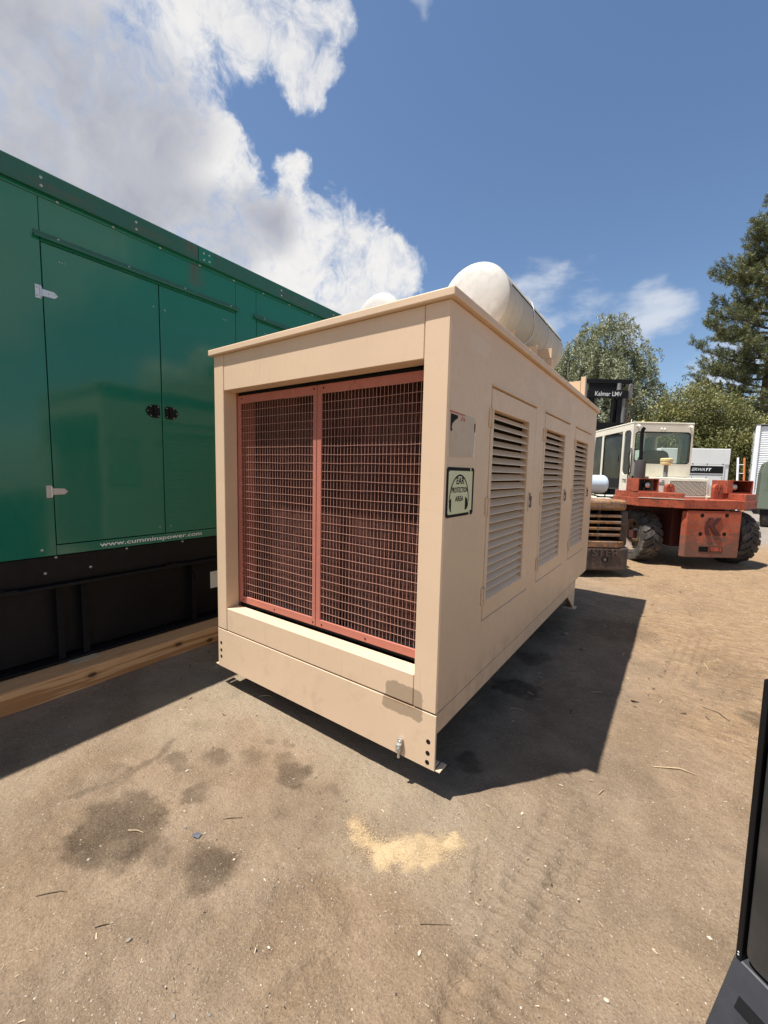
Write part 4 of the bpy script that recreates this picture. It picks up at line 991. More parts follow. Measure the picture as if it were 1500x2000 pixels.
# cab: side plates with cut-out windows, roof, rear plate
CX0, CX1, CY0, CY1, CZ0, CZ1 = -.86, .30, 1.06, 2.62, 1.305, 2.575
def side_plate(x, th, name):
    """window openings in the side, lower outline leaning at the front"""
    ys = [CY0, 1.10, 1.33, 1.40, 2.10, 2.17, 2.42, CY1]
    mb = MB()
    pl = lambda y, z, k: (x + k, y, z)
    tp = lambda y: CZ1 - .045 * (y - CY0) / 1.5
    # posts
    def quad(pts): mb.prism(pts, 'x', min(x, x + th), max(x, x + th))
    quad([(CY0, CZ0), (1.105, CZ0), (1.105, tp(1.1) - .115), (CY0, tp(CY0) - .115)])
    quad([(1.33, CZ0), (1.395, CZ0), (1.395, tp(1.39) - .115), (1.33, tp(1.33) - .115)])
    quad([(1.105, CZ0), (1.33, CZ0), (1.33, 1.60), (1.105, 1.60)])
    quad([(CY0, tp(CY0) - .1145), (2.52, tp(2.5) - .1145), (2.50, tp(2.5)), (CY0, tp(CY0))])
    quad([(2.10, CZ0), (2.17, CZ0), (2.17, tp(2.17) - .115), (2.10, tp(2.1) - .115)])
    quad([(2.60, CZ0), (2.68, CZ0), (2.53, tp(2.5) - .115), (2.46, tp(2.46) - .115)])
    quad([(2.171, CZ0), (2.599, CZ0), (2.585, 1.50), (2.171, 1.50)])
    # rounded window corners
    for (ya, yb, za, zb_) in ((1.105, 1.33, 1.60, tp(1.2) - .115),):
        for (cy, cz, sy, sz) in ((ya, za, 1, 1), (yb, za, -1, 1), (ya, zb_, 1, -1), (yb, zb_, -1, -1)):
            r = .08; arc = [(cy + sy * (r - r * math.cos(R(a))), cz + sz * (r - r * math.sin(R(a)))) for a in (0, 22.5, 45, 67.5, 90)]
            quad([(cy, cz)] + arc)
    o_ = mb.build(name, M['cream'], kal, bevel=.004)
    g_ = MB().box(x + th * .4, x + th * .5, 1.10, 1.335, 1.58, tp(1.2) - .10).build('side_window', M['glass'], o_)
    MB().prism([(2.165, 1.49), (2.60, 1.49), (2.47, tp(2.4) - .10), (2.165, tp(2.2) - .10)], 'x', *sorted((x + th * .4, x + th * .5))).build('side_window', M['glass'], o_)
    return o_, tp
lp, tp = side_plate(CX0, .045, 'cab_side')
rp, tp = side_plate(CX1 - .045, .045, 'cab_side')
# door: dark frame, glass
dr = MB().box(CX0 + .006, CX0 + .03, 1.40, 1.43, 1.33, 2.40).box(CX0 + .006, CX0 + .03, 2.07, 2.095, 1.33, 2.39).box(CX0 + .006, CX0 + .03, 1.43, 2.07, 2.37, 2.40).box(CX0 + .006, CX0 + .03, 1.43, 2.07, 1.33, 1.52).build('cab_door', M['black'], kal)
MB().box(CX0 + .015, CX0 + .02, 1.43, 2.07, 1.52, 2.37).build('door_glass', M['glass'], dr)
MB().tube((CX0 - .02, 1.45, 1.86), (CX0 - .02, 1.45, 1.98), .009, n=8).build('door_handle', M['black'], dr)
rpz = MB(); win = rounded(CX0 + .05, CX1 - .045, 1.815, 2.425, .07)
framed_plate(rpz, [(CX1 - .002, CZ1 - .001), (CX0 + .002, CZ1 - .001), (CX0 + .002, 1.577), (CX1 - .002, 1.577)], win, lambda x, z, k: (x, CY0 - .006 + k, z), .04)
rear = rpz.build('cab_rear', M['cream'], kal, bevel=.003)
gk = MB(); win2 = rounded(CX0 + .066, CX1 - .061, 1.831, 2.409, .06)
L_ = len(win); v = [(p[0], CY0 - .009, p[1]) for p in win] + [(p[0], CY0 - .009, p[1]) for p in win2]
gk.add(v, [(i, (i + 1) % L_, L_ + (i + 1) % L_, L_ + i) for i in range(L_)]); gk.build('window_seal', M['black'], rear)
MB().box(CX0 + .04, CX1 - .03, CY0 + .010, CY0 + .014, 1.80, 2.44).build('rear_window', M['glass'], rear)
MB().prism([(CY0 - .01, CZ1 + .0005), (2.52, tp(2.5) + .0005), (2.52, tp(2.5) + .03), (CY0 - .01, CZ1 + .03)], 'x', CX0 - .006, CX1 + .006).build('cab_roof', M['cream'], kal, bevel=.008)
MB().hexa([(CX0 + .046, 2.60, 1.40), (CX1 - .046, 2.60, 1.40), (CX1 - .046, 2.61, 1.40), (CX0 + .046, 2.61, 1.40), (CX0 + .046, 2.47, 2.42), (CX1 - .046, 2.47, 2.42), (CX1 - .046, 2.48, 2.42), (CX0 + .046, 2.48, 2.42)]).build('windscreen', M['glass'], kal)
for x in (-.42, -.10): MB().path([(x, 2.59, 1.42), (x, 2.46, 2.45)], .022, 6).build('windscreen_post', M['grey_metal'], kal)
MB().box(CX0 + .05, CX1 - .05, 1.10, 2.60, 1.301, 1.33).build('cab_floor', M['grey_metal'], kal)
st_ = MB().box(-.55, -.05, 1.35, 1.85, 1.52, 1.64).build('seat', M['seat'], kal, bevel=.04, seg=2)
MB().prism([(-.60, 1.62), (.0, 1.62), (.01, 1.98), (-.03, 2.06), (-.10, 2.09), (-.42, 2.09), (-.50, 2.05), (-.58, 1.86)], 'y', 1.25, 1.37).build('backrest', M['seat'], st_, bevel=.03, seg=2)
MB().box(-.70, .10, 2.25, 2.50, 1.33, 1.80).build('dashboard', M['black_matt'], kal, bevel=.02)
MB().lathe([(.19, -.012), (.205, 0), (.19, .012), (.178, 0), (.19, -.012)], (-.30, 2.12, 1.90), (0, -.5, .86), 24).tube((-.30, 2.12, 1.90), (-.30, 2.28, 1.70), .02, n=8).build('steering_wheel', M['black'], kal)
MB().box(-.78, -.58, 2.30, 2.34, 2.16, 2.28).build('mirror', M['white'], kal, bevel=.01)
MB().tube((-.30, 1.70, 2.60), (-.30, 1.70, 2.66), .10, .09, n=16).tube((-.28, 1.72, 2.66), (-.28, 1.72, 2.72), .022, n=8).build('beacon_base', M['yellow_plastic'], kal)
MB().tube((-.52, 1.72, 2.59), (-.52, 1.72, 2.74), .008, n=6).build('aerial', M['white'], kal)
cl = MB()
for x in (-.78, .22): cl.tube((x, CY0 - .008, 2.52), (x, CY0 - .05, 2.535), .018, .026, n=10)
for x in (-.33, -.27): cl.tube((x, CY0 - .008, 2.49), (x, CY0 - .03, 2.47), .012, n=8)
cl.build('clearance_lamp', M['white'], kal)
cr = MB()
for z in (1.62, 2.08): cr.tube((CX0 - .012, CY0 + .0, z - .03), (CX0 - .012, CY0 + .0, z + .03), .014, n=8)
cr.tube((CX0 - .005, CY0 - .03, 1.62), (CX0 - .005, CY0 - .02, 2.08), .012, n=8); cr.build('cab_hinge', M['grey_metal'], kal)
text('lettering', '7785', M['black'], kal, (CX0 - .0012, 1.30, 1.44), (0, -1, 0), (0, 0, 1), .15, .075, bold=.02)
MB().path([(-.98, 1.20, 1.11), (-1.0, 1.5, 1.14), (-.95, 1.9, 1.12), (-.98, 2.35, 1.16)], .016, 6).path([(-.70, 1.0, 1.21), (-.80, .98, 1.26), (-.90, 1.02, 1.22), (-.96, 1.12, 1.12)], .013, 6).build('hydraulic_hose', M['black'], kal)
MB().path([(-.905, 1.03, 2.05), (-.93, 1.0, 1.95), (-.90, 1.02, 1.75), (-.91, 1.03, 1.55), (-.86, 1.03, 1.40)], .012, 6).build('cable', M['black'], kal)
for k in range(2): MB().path([(.62 + .03 * k, MY + .10, 3.9), (.66 + .03 * k, MY + .14, 4.02), (.60 + .03 * k, MY + .2, 3.95), (.58 + .03 * k, MY + .2, 3.2), (.58, MY + .2, 1.4)], .012, 6).build('mast_hose', M['black'], kal)
bo = MB()
for x in (-.95, -.62, -.3, .02, .34, .66, .92): bo.dome((x, .012 if abs(x) < .5 else .012 + (abs(x) - .5) * .66, 1.12), (0, -1, 0), .014)
bo.build('deck_bolt', M['red_dark'], kal)
bb = MB().box(-1.02, -.80, 2.45, 2.75, 1.101, 1.42).build('battery_box', M['cream'], kal, bevel=.012); MB().box(-.93, -.86, 2.446, 2.4495, 1.2, 1.33).build('box_vent', M['dark_gap'], bb)
# mast
def channel(x, s): return MB().box(x - .07, x + .07, MY, MY + .03, .35, 3.60).box(*sorted((x + s * .07, x + s * .045)), MY + .031, MY + .20, .35, 3.60).box(x - .07, x + .07, MY + .201, MY + .23, .35, 3.60)
mast = channel(-.31, -1).build('mast_channel', M['black'], kal, bevel=.004)
channel(.50, 1).build('mast_channel', M['black'], kal, bevel=.004)
MB().box(-.24, -.14, MY + .05, MY + .18, .5, 3.95).build('inner_channel', M['black_matt'], kal); MB().box(.36, .43, MY + .05, MY + .18, .5, 3.95).build('inner_channel', M['black_matt'], kal)
MB().tube((.60, MY + .02, .6), (.60, MY + .02, 3.58), .052, n=14).build('lift_cylinder', M['grey_metal'], kal)
MB().tube((-.41, MY + .02, .6), (-.41, MY + .02, 3.58), .052, n=14).build('lift_cylinder', M['black'], kal)
bm_ = MB().box(-.37, .685, MY - .045, MY - .001, 3.585, 3.785).build('mast_crossbeam', M['black'], kal, bevel=.008)
text('lettering', 'Kalmar LMV', M['white_letter'], bm_, (-.185, MY - .0462, 3.630), (1, 0, 0), (0, 0, 1), .70, .115, bold=.012)
MB().box(-.48, .80, MY + .02, MY + .22, 3.96, 4.075).build('top_beam', M['black'], kal, bevel=.008)
MB().box(-.30, .55, MY + .03, MY + .08, 3.80, 3.955).build('hose_plate', M['black_matt'], kal)
for x in (-.43, .745):
    pl = MB().prism([(x - .08 if x < 0 else x - .07, 3.58), (x + .05, 3.58), (x + .05, 3.90), (x + .02, 3.96), (x - .02, 3.96), (x - .05, 3.90)], 'y', MY - .03, MY + .0).build('mast_ear', M['grey_metal'], kal, bevel=.006)
    MB().lathe([(.022, -.002), (.022, .004), (0, .004)], (x, MY - .03, 3.89), (0, 1, 0), 14, False).build('ear_hole', M['dark_gap'], pl)
MB().tube((.44, MY - .02, 3.79), (.44, MY - .02, 3.96), .055, .045, n=14).build('cylinder_head', M['grey_metal'], kal)
for x in (.70, .76): MB().path([(x, MY - .01, 3.9), (x + .015, MY + .0, 3.2), (x - .01, MY, 2.5), (x, MY, 1.5)], .010, 5).build('lift_chain', M['rust'], kal)
MB().box(-.62, .72, MY - .04, MY - .001, 2.78, 2.96).build('mast_tie_beam', M['black'], kal, bevel=.006)
MB().box(-.62, .72, MY + .231, MY + .30, .5, 1.3).build('fork_carriage', M['black'], kal)
for x in (-.40, .50): MB().box(x - .08, x + .08, MY + .301, MY + .36, .06, 1.25).box(x - .08, x + .08, MY + .361, MY + 1.6, .06, .12).build('fork', M['black'], kal, bevel=.006)

# ---------------------------------------------------------------- brown forklift, seen from behind
hy = thing('forklift', 'old brown forklift with rusty slotted counterweight beside tan generator', 'forklift', cf(3.31, 6.28), YAW)
def hyc(y): return .50
prof = [(-.46, .02), (-.42, .0), (.33, .0), (.40, .03), (.44, .10), (.45, .55), (-.49, .55), (-.49, .10)]
hw_lo = [(-.55, .10), (-.50, .02), (-.44, 0), (.40, 0), (.46, .02), (.52, .10), (.54, .9), (-.57, .9)]
hw = MB().prism(hw_lo, 'z', .10, .46).build('counterweight', M['brown'], hy, bevel=.03, seg=3)
MB().prism(prof, 'z', .461, .56).build('lower_bar', M['rust'], hw, bevel=.012, seg=2)
MB().prism(prof, 'z', 1.035, 1.195).build('upper_hood', M['rust'], hw, bevel=.045, seg=3)
for x0, x1 in ((.335, .452), (-.492, -.375)):
    MB().box(x0, x1, .04, .55, .5605, 1.0345).build('side_pillar', M['brown'], hw, bevel=.03, seg=3)
for x0, x1 in ((.452, .545), (-.58, -.493)): MB().box(x0, x1, .18, .9, .461, .93).build('shoulder', M['brown'], hw, bevel=.035, seg=3)
for k in range(4):
    z = .655 + k * .098
    MB().box(-.376, .336, .012, .12, z - .023, z + .023).build('grille_bar', M['rust'], hw, bevel=.01, seg=2)
MB().box(-.37, .33, .35, .36, .56, 1.04).build('radiator', M['dark_gap'], hw)
for x in (-.20, .11): MB().tube((x, .26, .56), (x, .26, 1.04), .022, n=10).build('inner_post', M['grey_metal'], hw)
text('lettering', 'HYSTER', M['brown'], hw, (-.35, -.001, .330), (1, 0, 0), (0, 0, 1), .68, .115, bold=.025, depth=.016)
MB().lathe([(.040, -.004), (.048, -.008), (.048, .0), (.036, .0), (.034, .006), (0, .006)], (.115, 0, .275), (0, 1, 0), 18, False).build('pin_hole', M['black_matt'], hw)
MB().tube((.115, -.006, .275), (.115, .01, .275), .02, n=10).build('tow_pin', M['grey_metal'], hw)
wheel(hy, (-.42, .62, .25), .27, .20, -1, 'rim_dark', lug=False, hub=False); wheel(hy, (.40, .62, .25), .27, .20, 1, 'rim_dark', lug=False, hub=False)
wheel(hy, (-.46, 2.3, .33), .35, .24, -1, 'rim_dark', lug=False); wheel(hy, (.46, 2.3, .33), .35, .24, 1, 'rim_dark', lug=False)
MB().box(-.40, .40, .56, 2.6, .35, .95).build('chassis', M['black_matt'], hy, bevel=.02)
MB().box(-.38, .36, .56, 1.5, .951, 1.18).build('engine_cover', M['brown'], hy, bevel=.02)
tk = MB().lathe([(0, 0), (.09, .004), (.135, .018), (.153, .045), (.156, .08), (.156, .70), (.153, .735), (.135, .762), (.09, .776), (0, .78)], (-.36, .72, 1.42), (1, 0, 0), 28).build('gas_tank', M['lpg'], hy)
MB().lathe([(.158, .0), (.158, .03)], (.02, .72, 1.42), (1, 0, 0), 28).build('tank_band', M['grey_metal'], tk)
MB().path([(.37, .70, 1.38), (.40, .66, 1.30), (.36, .60, 1.22), (.22, .58, 1.21)], .012, 6).build('gas_hose', M['black'], hy)
MB().box(-.25, .10, .60, .84, 1.18, 1.262).build('tank_cradle', M['black'], hy)
vb = MB().box(.03, .12, .60, .68, 1.20, 1.30).tube((.06, .62, 1.30), (.06, .62, 1.36), .03, n=8).build('valve_block', M['rust'], hy, bevel=.008)
MB().box(-.40, -.30, 1.55, 1.62, .95, 2.02).box(.28, .38, 1.55, 1.62, .95, 2.0).box(-.40, .38, 1.55, 2.5, 2.02, 2.06).box(-.40, -.33, 2.45, 2.5, .95, 2.02).build('overhead_guard', M['black'], hy) if False else None
MB().box(-.36, -.26, 2.62, 2.72, .1, 1.6).box(.22, .32, 2.62, 2.72, .1, 1.6).box(-.26, .22, 2.62, 2.70, 1.45, 1.6).build('mast', M['black'], hy)

# ---------------------------------------------------------------- far machines
wg = thing('generator', 'white box generator with black lettered stripe behind the forklift cab', 'generator', cf(10.45, 14.0), YAW - R(6))
MB().box(-1.15, 1.05, .02, 3.4, .25, 2.03).build('cabinet', M['white'], wg, bevel=.012)
MB().box(-1.15, 1.05, .0, 3.4, 2.034, 2.56).build('upper_panel', M['white'], wg, bevel=.012)
MB().box(-1.12, .90, -.004, .019, 1.32, 2.024).build('access_panel', M['white'], wg, bevel=.005)
MB().box(-1.10, .86, -.009, -.0045, 1.74, 1.985).build('stripe', M['black'], wg); MB().box(-1.10, .86, -.009, -.0045, 1.68, 1.70).build('stripe', M['black'], wg)
text('lettering', 'ERWATT', M['white_letter'], wg, (-.12, -.0098, 1.815), (1, 0, 0), (0, 0, 1), .62, .10, shear=.3, bold=.015)
bl = MB()
for x in (-.6, -.1, .35, .84):
    for z in (2.05, 1.60, 1.36): bl.dome((x, -.004, z), (0, -1, 0), .018)
bl.build('panel_latch', M['black'], wg); MB().box(-1.1, 1.0, .1, 3.3, -.02, .249).build('skid', M['black'], wg)

tr = thing('trailer', 'white ribbed box trailer with dark wheels beyond the forklift', 'trailer', cf(16.75, 19.0), YAW - math.atan2(.633, .774))
MB().box(.1, 5, .1, 2.45, .95, 3.98).build('body', M['trailer'], tr)
MB().box(.0, .16, -.02, .14, .80, 4.02).build('corner_post', M['trailer'], tr, bevel=.02); MB().box(.0, .16, 2.4, 2.55, .80, 4.02).build('corner_post', M['trailer'], tr, bevel=.02)
MB().box(-.02, 5.05, -.03, 2.56, 4.021, 4.06).build('roof', M['grey_metal'], tr)
MB().box(.16, 5.0, -.01, .099, .80, .949).build('bottom_rail', M['trailer'], tr)
rb = MB()
for k in range(30): rb.prism([(.098, .96 + k * .1), (.06, .98 + k * .1), (.06, 1.02 + k * .1), (.098, 1.04 + k * .1)], 'x', .17, 5.0)
rb.build('side_rib', M['trailer'], tr, kind='stuff')
MB().box(.02, .098, .15, 1.26, .96, 3.95).build('rear_door', M['trailer'], tr, bevel=.01); MB().box(.02, .098, 1.28, 2.39, .96, 3.95).build('rear_door', M['trailer'], tr, bevel=.01)
hg = MB()
for z in (1.3, 2.2, 3.1, 3.7): hg.box(-.02, .019, .12, .30, z, z + .08).box(-.02, .019, 2.2, 2.4, z, z + .08)
hg.build('door_hinge', M['grey_metal'], tr)
for x in (1.2, 2.4): wheel(tr, (x, .25, .48), .48, .3, 1, 'rim_dark', lug=False, hub=False).rotation_euler = (0, 0, R(-90))
MB().box(.2, 4.8, .4, 2.1, .6, .799).build('undercarriage', M['black_matt'], tr)

dg = thing('compressor', 'dull green vented machine cabinet on wheels at the yard edge', 'compressor', cf(13.08, 13.0), YAW - R(40))
MB().prism([(-.98, .60), (.9, .60), (.9, 2.28), (-.72, 2.28), (-.90, 2.14), (-.96, 1.8)], 'y', 0, 2.4).build('cabinet', M['army'], dg, bevel=.03, seg=2)
vn = MB()
for i in range(5):
    for j in range(7): vn.lathe([(.028, -.003), (.028, .002), (0, .002)], (-.78 + i * .085, 0, 1.25 + j * .11), (0, 1, 0), 10, False)
vn.build('vent_hole', M['dark_gap'], dg)
MB().box(-.9, .85, .1, 2.3, .40, .599).build('frame', M['black'], dg)
for y in (.45, 1.3): wheel(dg, (-.72, y, .33), .34, .22, -1, 'rim_dark', lug=False); wheel(dg, (.65, y, .33), .34, .22, 1, 'rim_dark', lug=False)

ld = thing('ladder', 'orange and pale ladder leaning near the white trailer', 'ladder', cf(13.0, 15.2), YAW)
for x in (-.12, .12): MB().path([(x - .28, -.5, .0), (x + .06, .1, 2.35)], .032, 6).build('rail', M['ladder'] if x > 0 else M['trailer'], ld)
for k in range(7):
    f = (k + .6) / 7.4; xa = -.28 + .34 * f; MB().tube((xa - .12, -.5 + .6 * f, 2.35 * f), (xa + .12, -.5 + .6 * f, 2.35 * f), .016, n=6).build('rung', M['trailer'], ld)

fn = thing('fence', 'dark weathered horizontal board fence behind the white generator', 'fence', cf(9.0, 24.0), YAW)
for k in range(15):
    x0 = 0
    for s_ in range(4):
        x1 = x0 + 3.2; MB().box(x0 + .01, x1 - .01, random.uniform(-.01, .01), .04, .03 + k * .212, .225 + k * .212 + random.uniform(-.008, .004)).build('plank', M['plank'], fn); x0 = x1
for x in (0, 3.2, 6.4, 9.6, 12.8): MB().box(x - .06, x + .06, .045, .16, -.1, 3.3).build('post', M['plank'], fn)

# rubble by the far wheel
def stone_mesh(name, mat, seed, n1=7, n2=5, squash=.6):
    r_ = random.Random(seed); v = [(0, 0, squash)]; f = []
    for i in range(1, n2):
        a = math.pi * i / n2
        for j in range(n1):
            b = 2 * math.pi * (j + .5 * (i % 2)) / n1; k = r_.uniform(.72, 1.12)
            v.append((k * math.sin(a) * math.cos(b), k * math.sin(a) * math.sin(b), k * math.cos(a) * squash))
    v.append((0, 0, -squash)); L = len(v) - 1
    for j in range(n1): f.append((0, 1 + j, 1 + (j + 1) % n1))
    for i in range(n2 - 2):
        for j in range(n1): a = 1 + i * n1 + j; b = 1 + i * n1 + (j + 1) % n1; f.append((a, a + n1, b + n1, b))
    for j in range(n1): f.append((L, L - n1 + (j + 1) % n1, L - n1 + j))
    return MB().add(v, f).mesh(name, mat)
rub = [('pale broken concrete chunk left of a brown block', 10.35, 12.3, .22, 'rubble'), ('small grey stone in front of the rubble heap', 10.6, 11.9, .12, 'stone'), ('rounded grey boulder on the rubble heap', 10.15, 12.6, .20, 'stone'), ('flat pale slab lying behind the broken concrete', 10.7, 12.7, .26, 'pale_stone')]
for i, (lb, u, v, s_, mt) in enumerate(rub):
    p = cf(u, v); o = inst(stone_mesh('rock', M[mt], 100 + i), 'rock', (p.x, p.y, s_ * .35), scale=(s_, s_, s_ * .95), rot=(0, 0, i)); tag(o, lb, 'rock', 'rocks beside the far forklift wheel')
bk = thing('concrete_block', 'brownish concrete block on gravel beside the rubble', 'block', cf(11.05, 12.5), YAW + .2)
MB().box(-.24, .24, -.2, .2, -.02, .34).build('block', M['rubble'], bk, bevel=.03, seg=2)

# ---------------------------------------------------------------- trees
def leaf_mat(name, dark, mid, light, trans=.30):
    m = bpy.data.materials.new(name); m.use_nodes = True; t = NT(m.node_tree); t.n.remove(t.n['Principled BSDF'])
    tone = t.attr('tone'); n = t.noise(t.pos(), .9, 3, .6)
    k = t.math('ADD', t.math('MULTIPLY', tone, .65), t.math('MULTIPLY', n, .45))
    c = t.mix(t.ramp(k, .15, .55), dark, mid); c = t.mix(t.ramp(k, .55, 1.0), c, light)
    d = t.node('ShaderNodeBsdfPrincipled'); t.put(d.inputs['Base Color'], c); d.inputs['Roughness'].default_value = .5; d.inputs['Specular IOR Level'].default_value = .4
    tl = t.node('ShaderNodeBsdfTranslucent'); t.put(tl.inputs[0], t.mix(.5, c, (.16, .20, .03)))
    x = t.node('ShaderNodeMixShader'); x.inputs[0].default_value = trans; t.l.new(d.outputs[0], x.inputs[1]); t.l.new(tl.outputs[0], x.inputs[2])
    t.l.new(x.outputs[0], t.n['Material Output'].inputs['Surface'])
    return m
M['leaf_pepper'] = leaf_mat('pepper_leaves', (.090, .105, .056), (.225, .240, .135), (.500, .490, .345), .26)
M['leaf_bush'] = leaf_mat('bush_leaves', (.075, .080, .028), (.185, .180, .060), (.400, .360, .150), .24)
M['needle'] = leaf_mat('pine_needles', (.050, .066, .034), (.115, .128, .055), (.280, .255, .115), .18)
M['bark'] = paint('tree_bark', (.10, .075, .055), .9, .3, (.05, .04, .03), .5, scale=3)
def unit(a): return a / np.maximum(np.linalg.norm(a, axis=-1, keepdims=True), 1e-9)
def leaf_quads(C, D, L, W_, tone):
    """C centres, D leaf axes, L half length, W_ half width"""
    n = len(C); D = unit(D); rnd = unit(rng.normal(size=(n, 3))); S = unit(np.cross(D, rnd))
    L = np.broadcast_to(np.asarray(L, float), (n,))[:, None]; W_ = np.broadcast_to(np.asarray(W_, float), (n,))[:, None]
    V = np.stack([C - D * L, C + S * W_ - D * L * .1, C + D * L, C - S * W_ - D * L * .1], 1).reshape(-1, 3)
    return V, np.arange(n * 4).reshape(-1, 4), tone
def tree(name, label, cat, base, parts, bark_paths, mat, group=None):
    e = thing(name, label, cat, base, 0, group, world=True)
    b = np.array(base)
    tb = MB()
    for pts, r in bark_paths: tb.path(pts, r, 7)
    tb.build('trunk', M['bark'], e)
    V = np.concatenate([p[0] for p in parts]) - b; F = []; o_ = 0
    for p in parts: F.append(p[1] + o_); o_ += len(p[0])
    T = np.concatenate([p[2] for p in parts])
    c = bpy.data.objects.new('crown', raw_mesh('crown', V, np.concatenate(F), mat, False, {'tone': ('FACE', T)})); col.objects.link(c); c.parent = e
    return e
RT = np.array([math.cos(YAW), math.sin(YAW), 0]); FW = np.array([-math.sin(YAW), math.cos(YAW), 0])
def W3(u, v, z): return np.array([CAM.x, CAM.y, 0]) + u * RT + v * FW + np.array([0, 0, z])
def weeping(u0, v0, lobes, nst, label, seed, group=None, ll=.10, lw=.024):
    global rng
    rng = np.random.default_rng(seed); parts = []; paths = []
    base = W3(u0, v0, 0); fork = W3(u0 + .1, v0, 2.6)
    paths.append(([base - [0, 0, .2], W3(u0 - .05, v0, 1.2), fork], [.34, .27, .24]))
    for (lu, lv, lz, r) in lobes:
        c = W3(lu, lv, lz); mid = (fork * .45 + c * .55) + rng.normal(size=3) * .3
        paths.append(([fork, (fork + mid) / 2 + rng.normal(size=3) * .15, mid, c], [.16, .11, .07, .03]))
        for k in range(7):
            q = c + unit(rng.normal(size=3)) * r * .85; paths.append(([mid, (mid + q) / 2 + [0, 0, .25], q], [.045, .028, .01]))
        n = int(nst * r * r * rng.uniform(.55, 1.0))
        dirs = unit(rng.normal(size=(n, 3)) + [0, 0, .25]); start = c + dirs * r * rng.uniform(.35, 1.0, (n, 1)) * [1, 1, .85]
        for i in range(n):
            Ls = rng.uniform(.5, 1.5) * (.6 + .4 * r); m = int(Ls / .036); s_ = np.linspace(0, 1, m)[:, None]
            out = dirs[i] * [1, 1, 0]; P = start[i] + out * (s_ * .55 - .15 * s_ ** 2) * Ls * .5 + np.array([0, 0, 1]) * ((.25 + .35 * max(0, dirs[i][2])) * s_ - .85 * s_ ** 1.7) * Ls + rng.normal(size=(m, 3)) * .06
            D = rng.normal(size=(m, 3)) * .55 + np.array([0, 0, -.5]) + out * .4
            tone = np.clip(.5 + .24 * rng.normal() + .20 * rng.normal(size=m) , 0, 1)
            parts.append(leaf_quads(P, D, ll * rng.uniform(.6, 1.1, m), lw, tone))
    return tree('pepper_tree', label, 'tree', tuple(base), parts, paths, M['leaf_pepper'], group)
weeping(13.1, 25.5, [(11.3, 25.2, 8.0, 1.75), (12.9, 25.4, 9.5, 1.75), (12.2, 24.2, 6.9, 1.7), (14.3, 25.2, 8.0, 1.7), (14.9, 24.8, 6.0, 1.5), (13.5, 24.0, 5.6, 1.6), (10.9, 24.6, 6.1, 1.5), (11.6, 24.0, 4.5, 1.4), (13.3, 24.2, 3.9, 1.4), (15.6, 25.5, 4.6, 1.1), (10.3, 25.4, 7.5, 1.1), (10.5, 24.6, 4.2, 1.1)], 118, 'loose grey green pepper tree behind the forklift mast', 5)
def bushy(name, u0, v0, lobes, per, label, seed, group=None):
    global rng
    rng = np.random.default_rng(seed); parts = []; paths = []
    base = W3(u0, v0, 0)
    for (lu, lv, lz, r) in lobes:
        c = W3(lu, lv, lz); paths.append(([base - [0, 0, .2], base * .6 + c * .4 + [0, 0, -.3], c], [.12, .08, .03]))
        n = int(per * r * r); cl = max(6, int(n / 34))
        cd_ = unit(rng.normal(size=(cl, 3))); cc_ = c + cd_ * r * rng.uniform(.62, 1.05, (cl, 1)); ct = np.clip(.5 + .25 * rng.normal(size=cl), 0, 1)
        idx = rng.integers(0, cl, n); P = cc_[idx] + rng.normal(size=(n, 3)) * .20
        D = rng.normal(size=(n, 3)) + cd_[idx] * .7 + [0, 0, .2]
        parts.append(leaf_quads(P, D, .068 * rng.uniform(.6, 1.2, n), .029, np.clip(ct[idx] + .20 * rng.normal(size=n), 0, 1)))
    return tree(name, label, 'bush', tuple(base), parts, paths, M['leaf_bush'], group)
bushy('bush', 16.0, 22.5, [(13.9, 22.6, 3.3, 1.15), (15.0, 22.4, 4.2, 1.25), (16.1, 22.5, 5.0, 1.5), (17.5, 22.6, 4.7, 1.5), (18.9, 22.8, 3.7, 1.5), (20.4, 23.0, 3.3, 1.5), (21.8, 23.0, 3.6, 1.5), (14.8, 21.9, 2.6, 1.4), (16.4, 21.8, 3.0, 1.4), (17.8, 21.9, 2.9, 1.4), (19.4, 22.2, 2.6, 1.4), (13.2, 22.8, 2.6, 1.1), (15.3, 22.0, 1.4, 1.2), (17.0, 22.0, 1.5, 1.2)], 4300, 'broad olive green bush in front of the pine tree', 8)
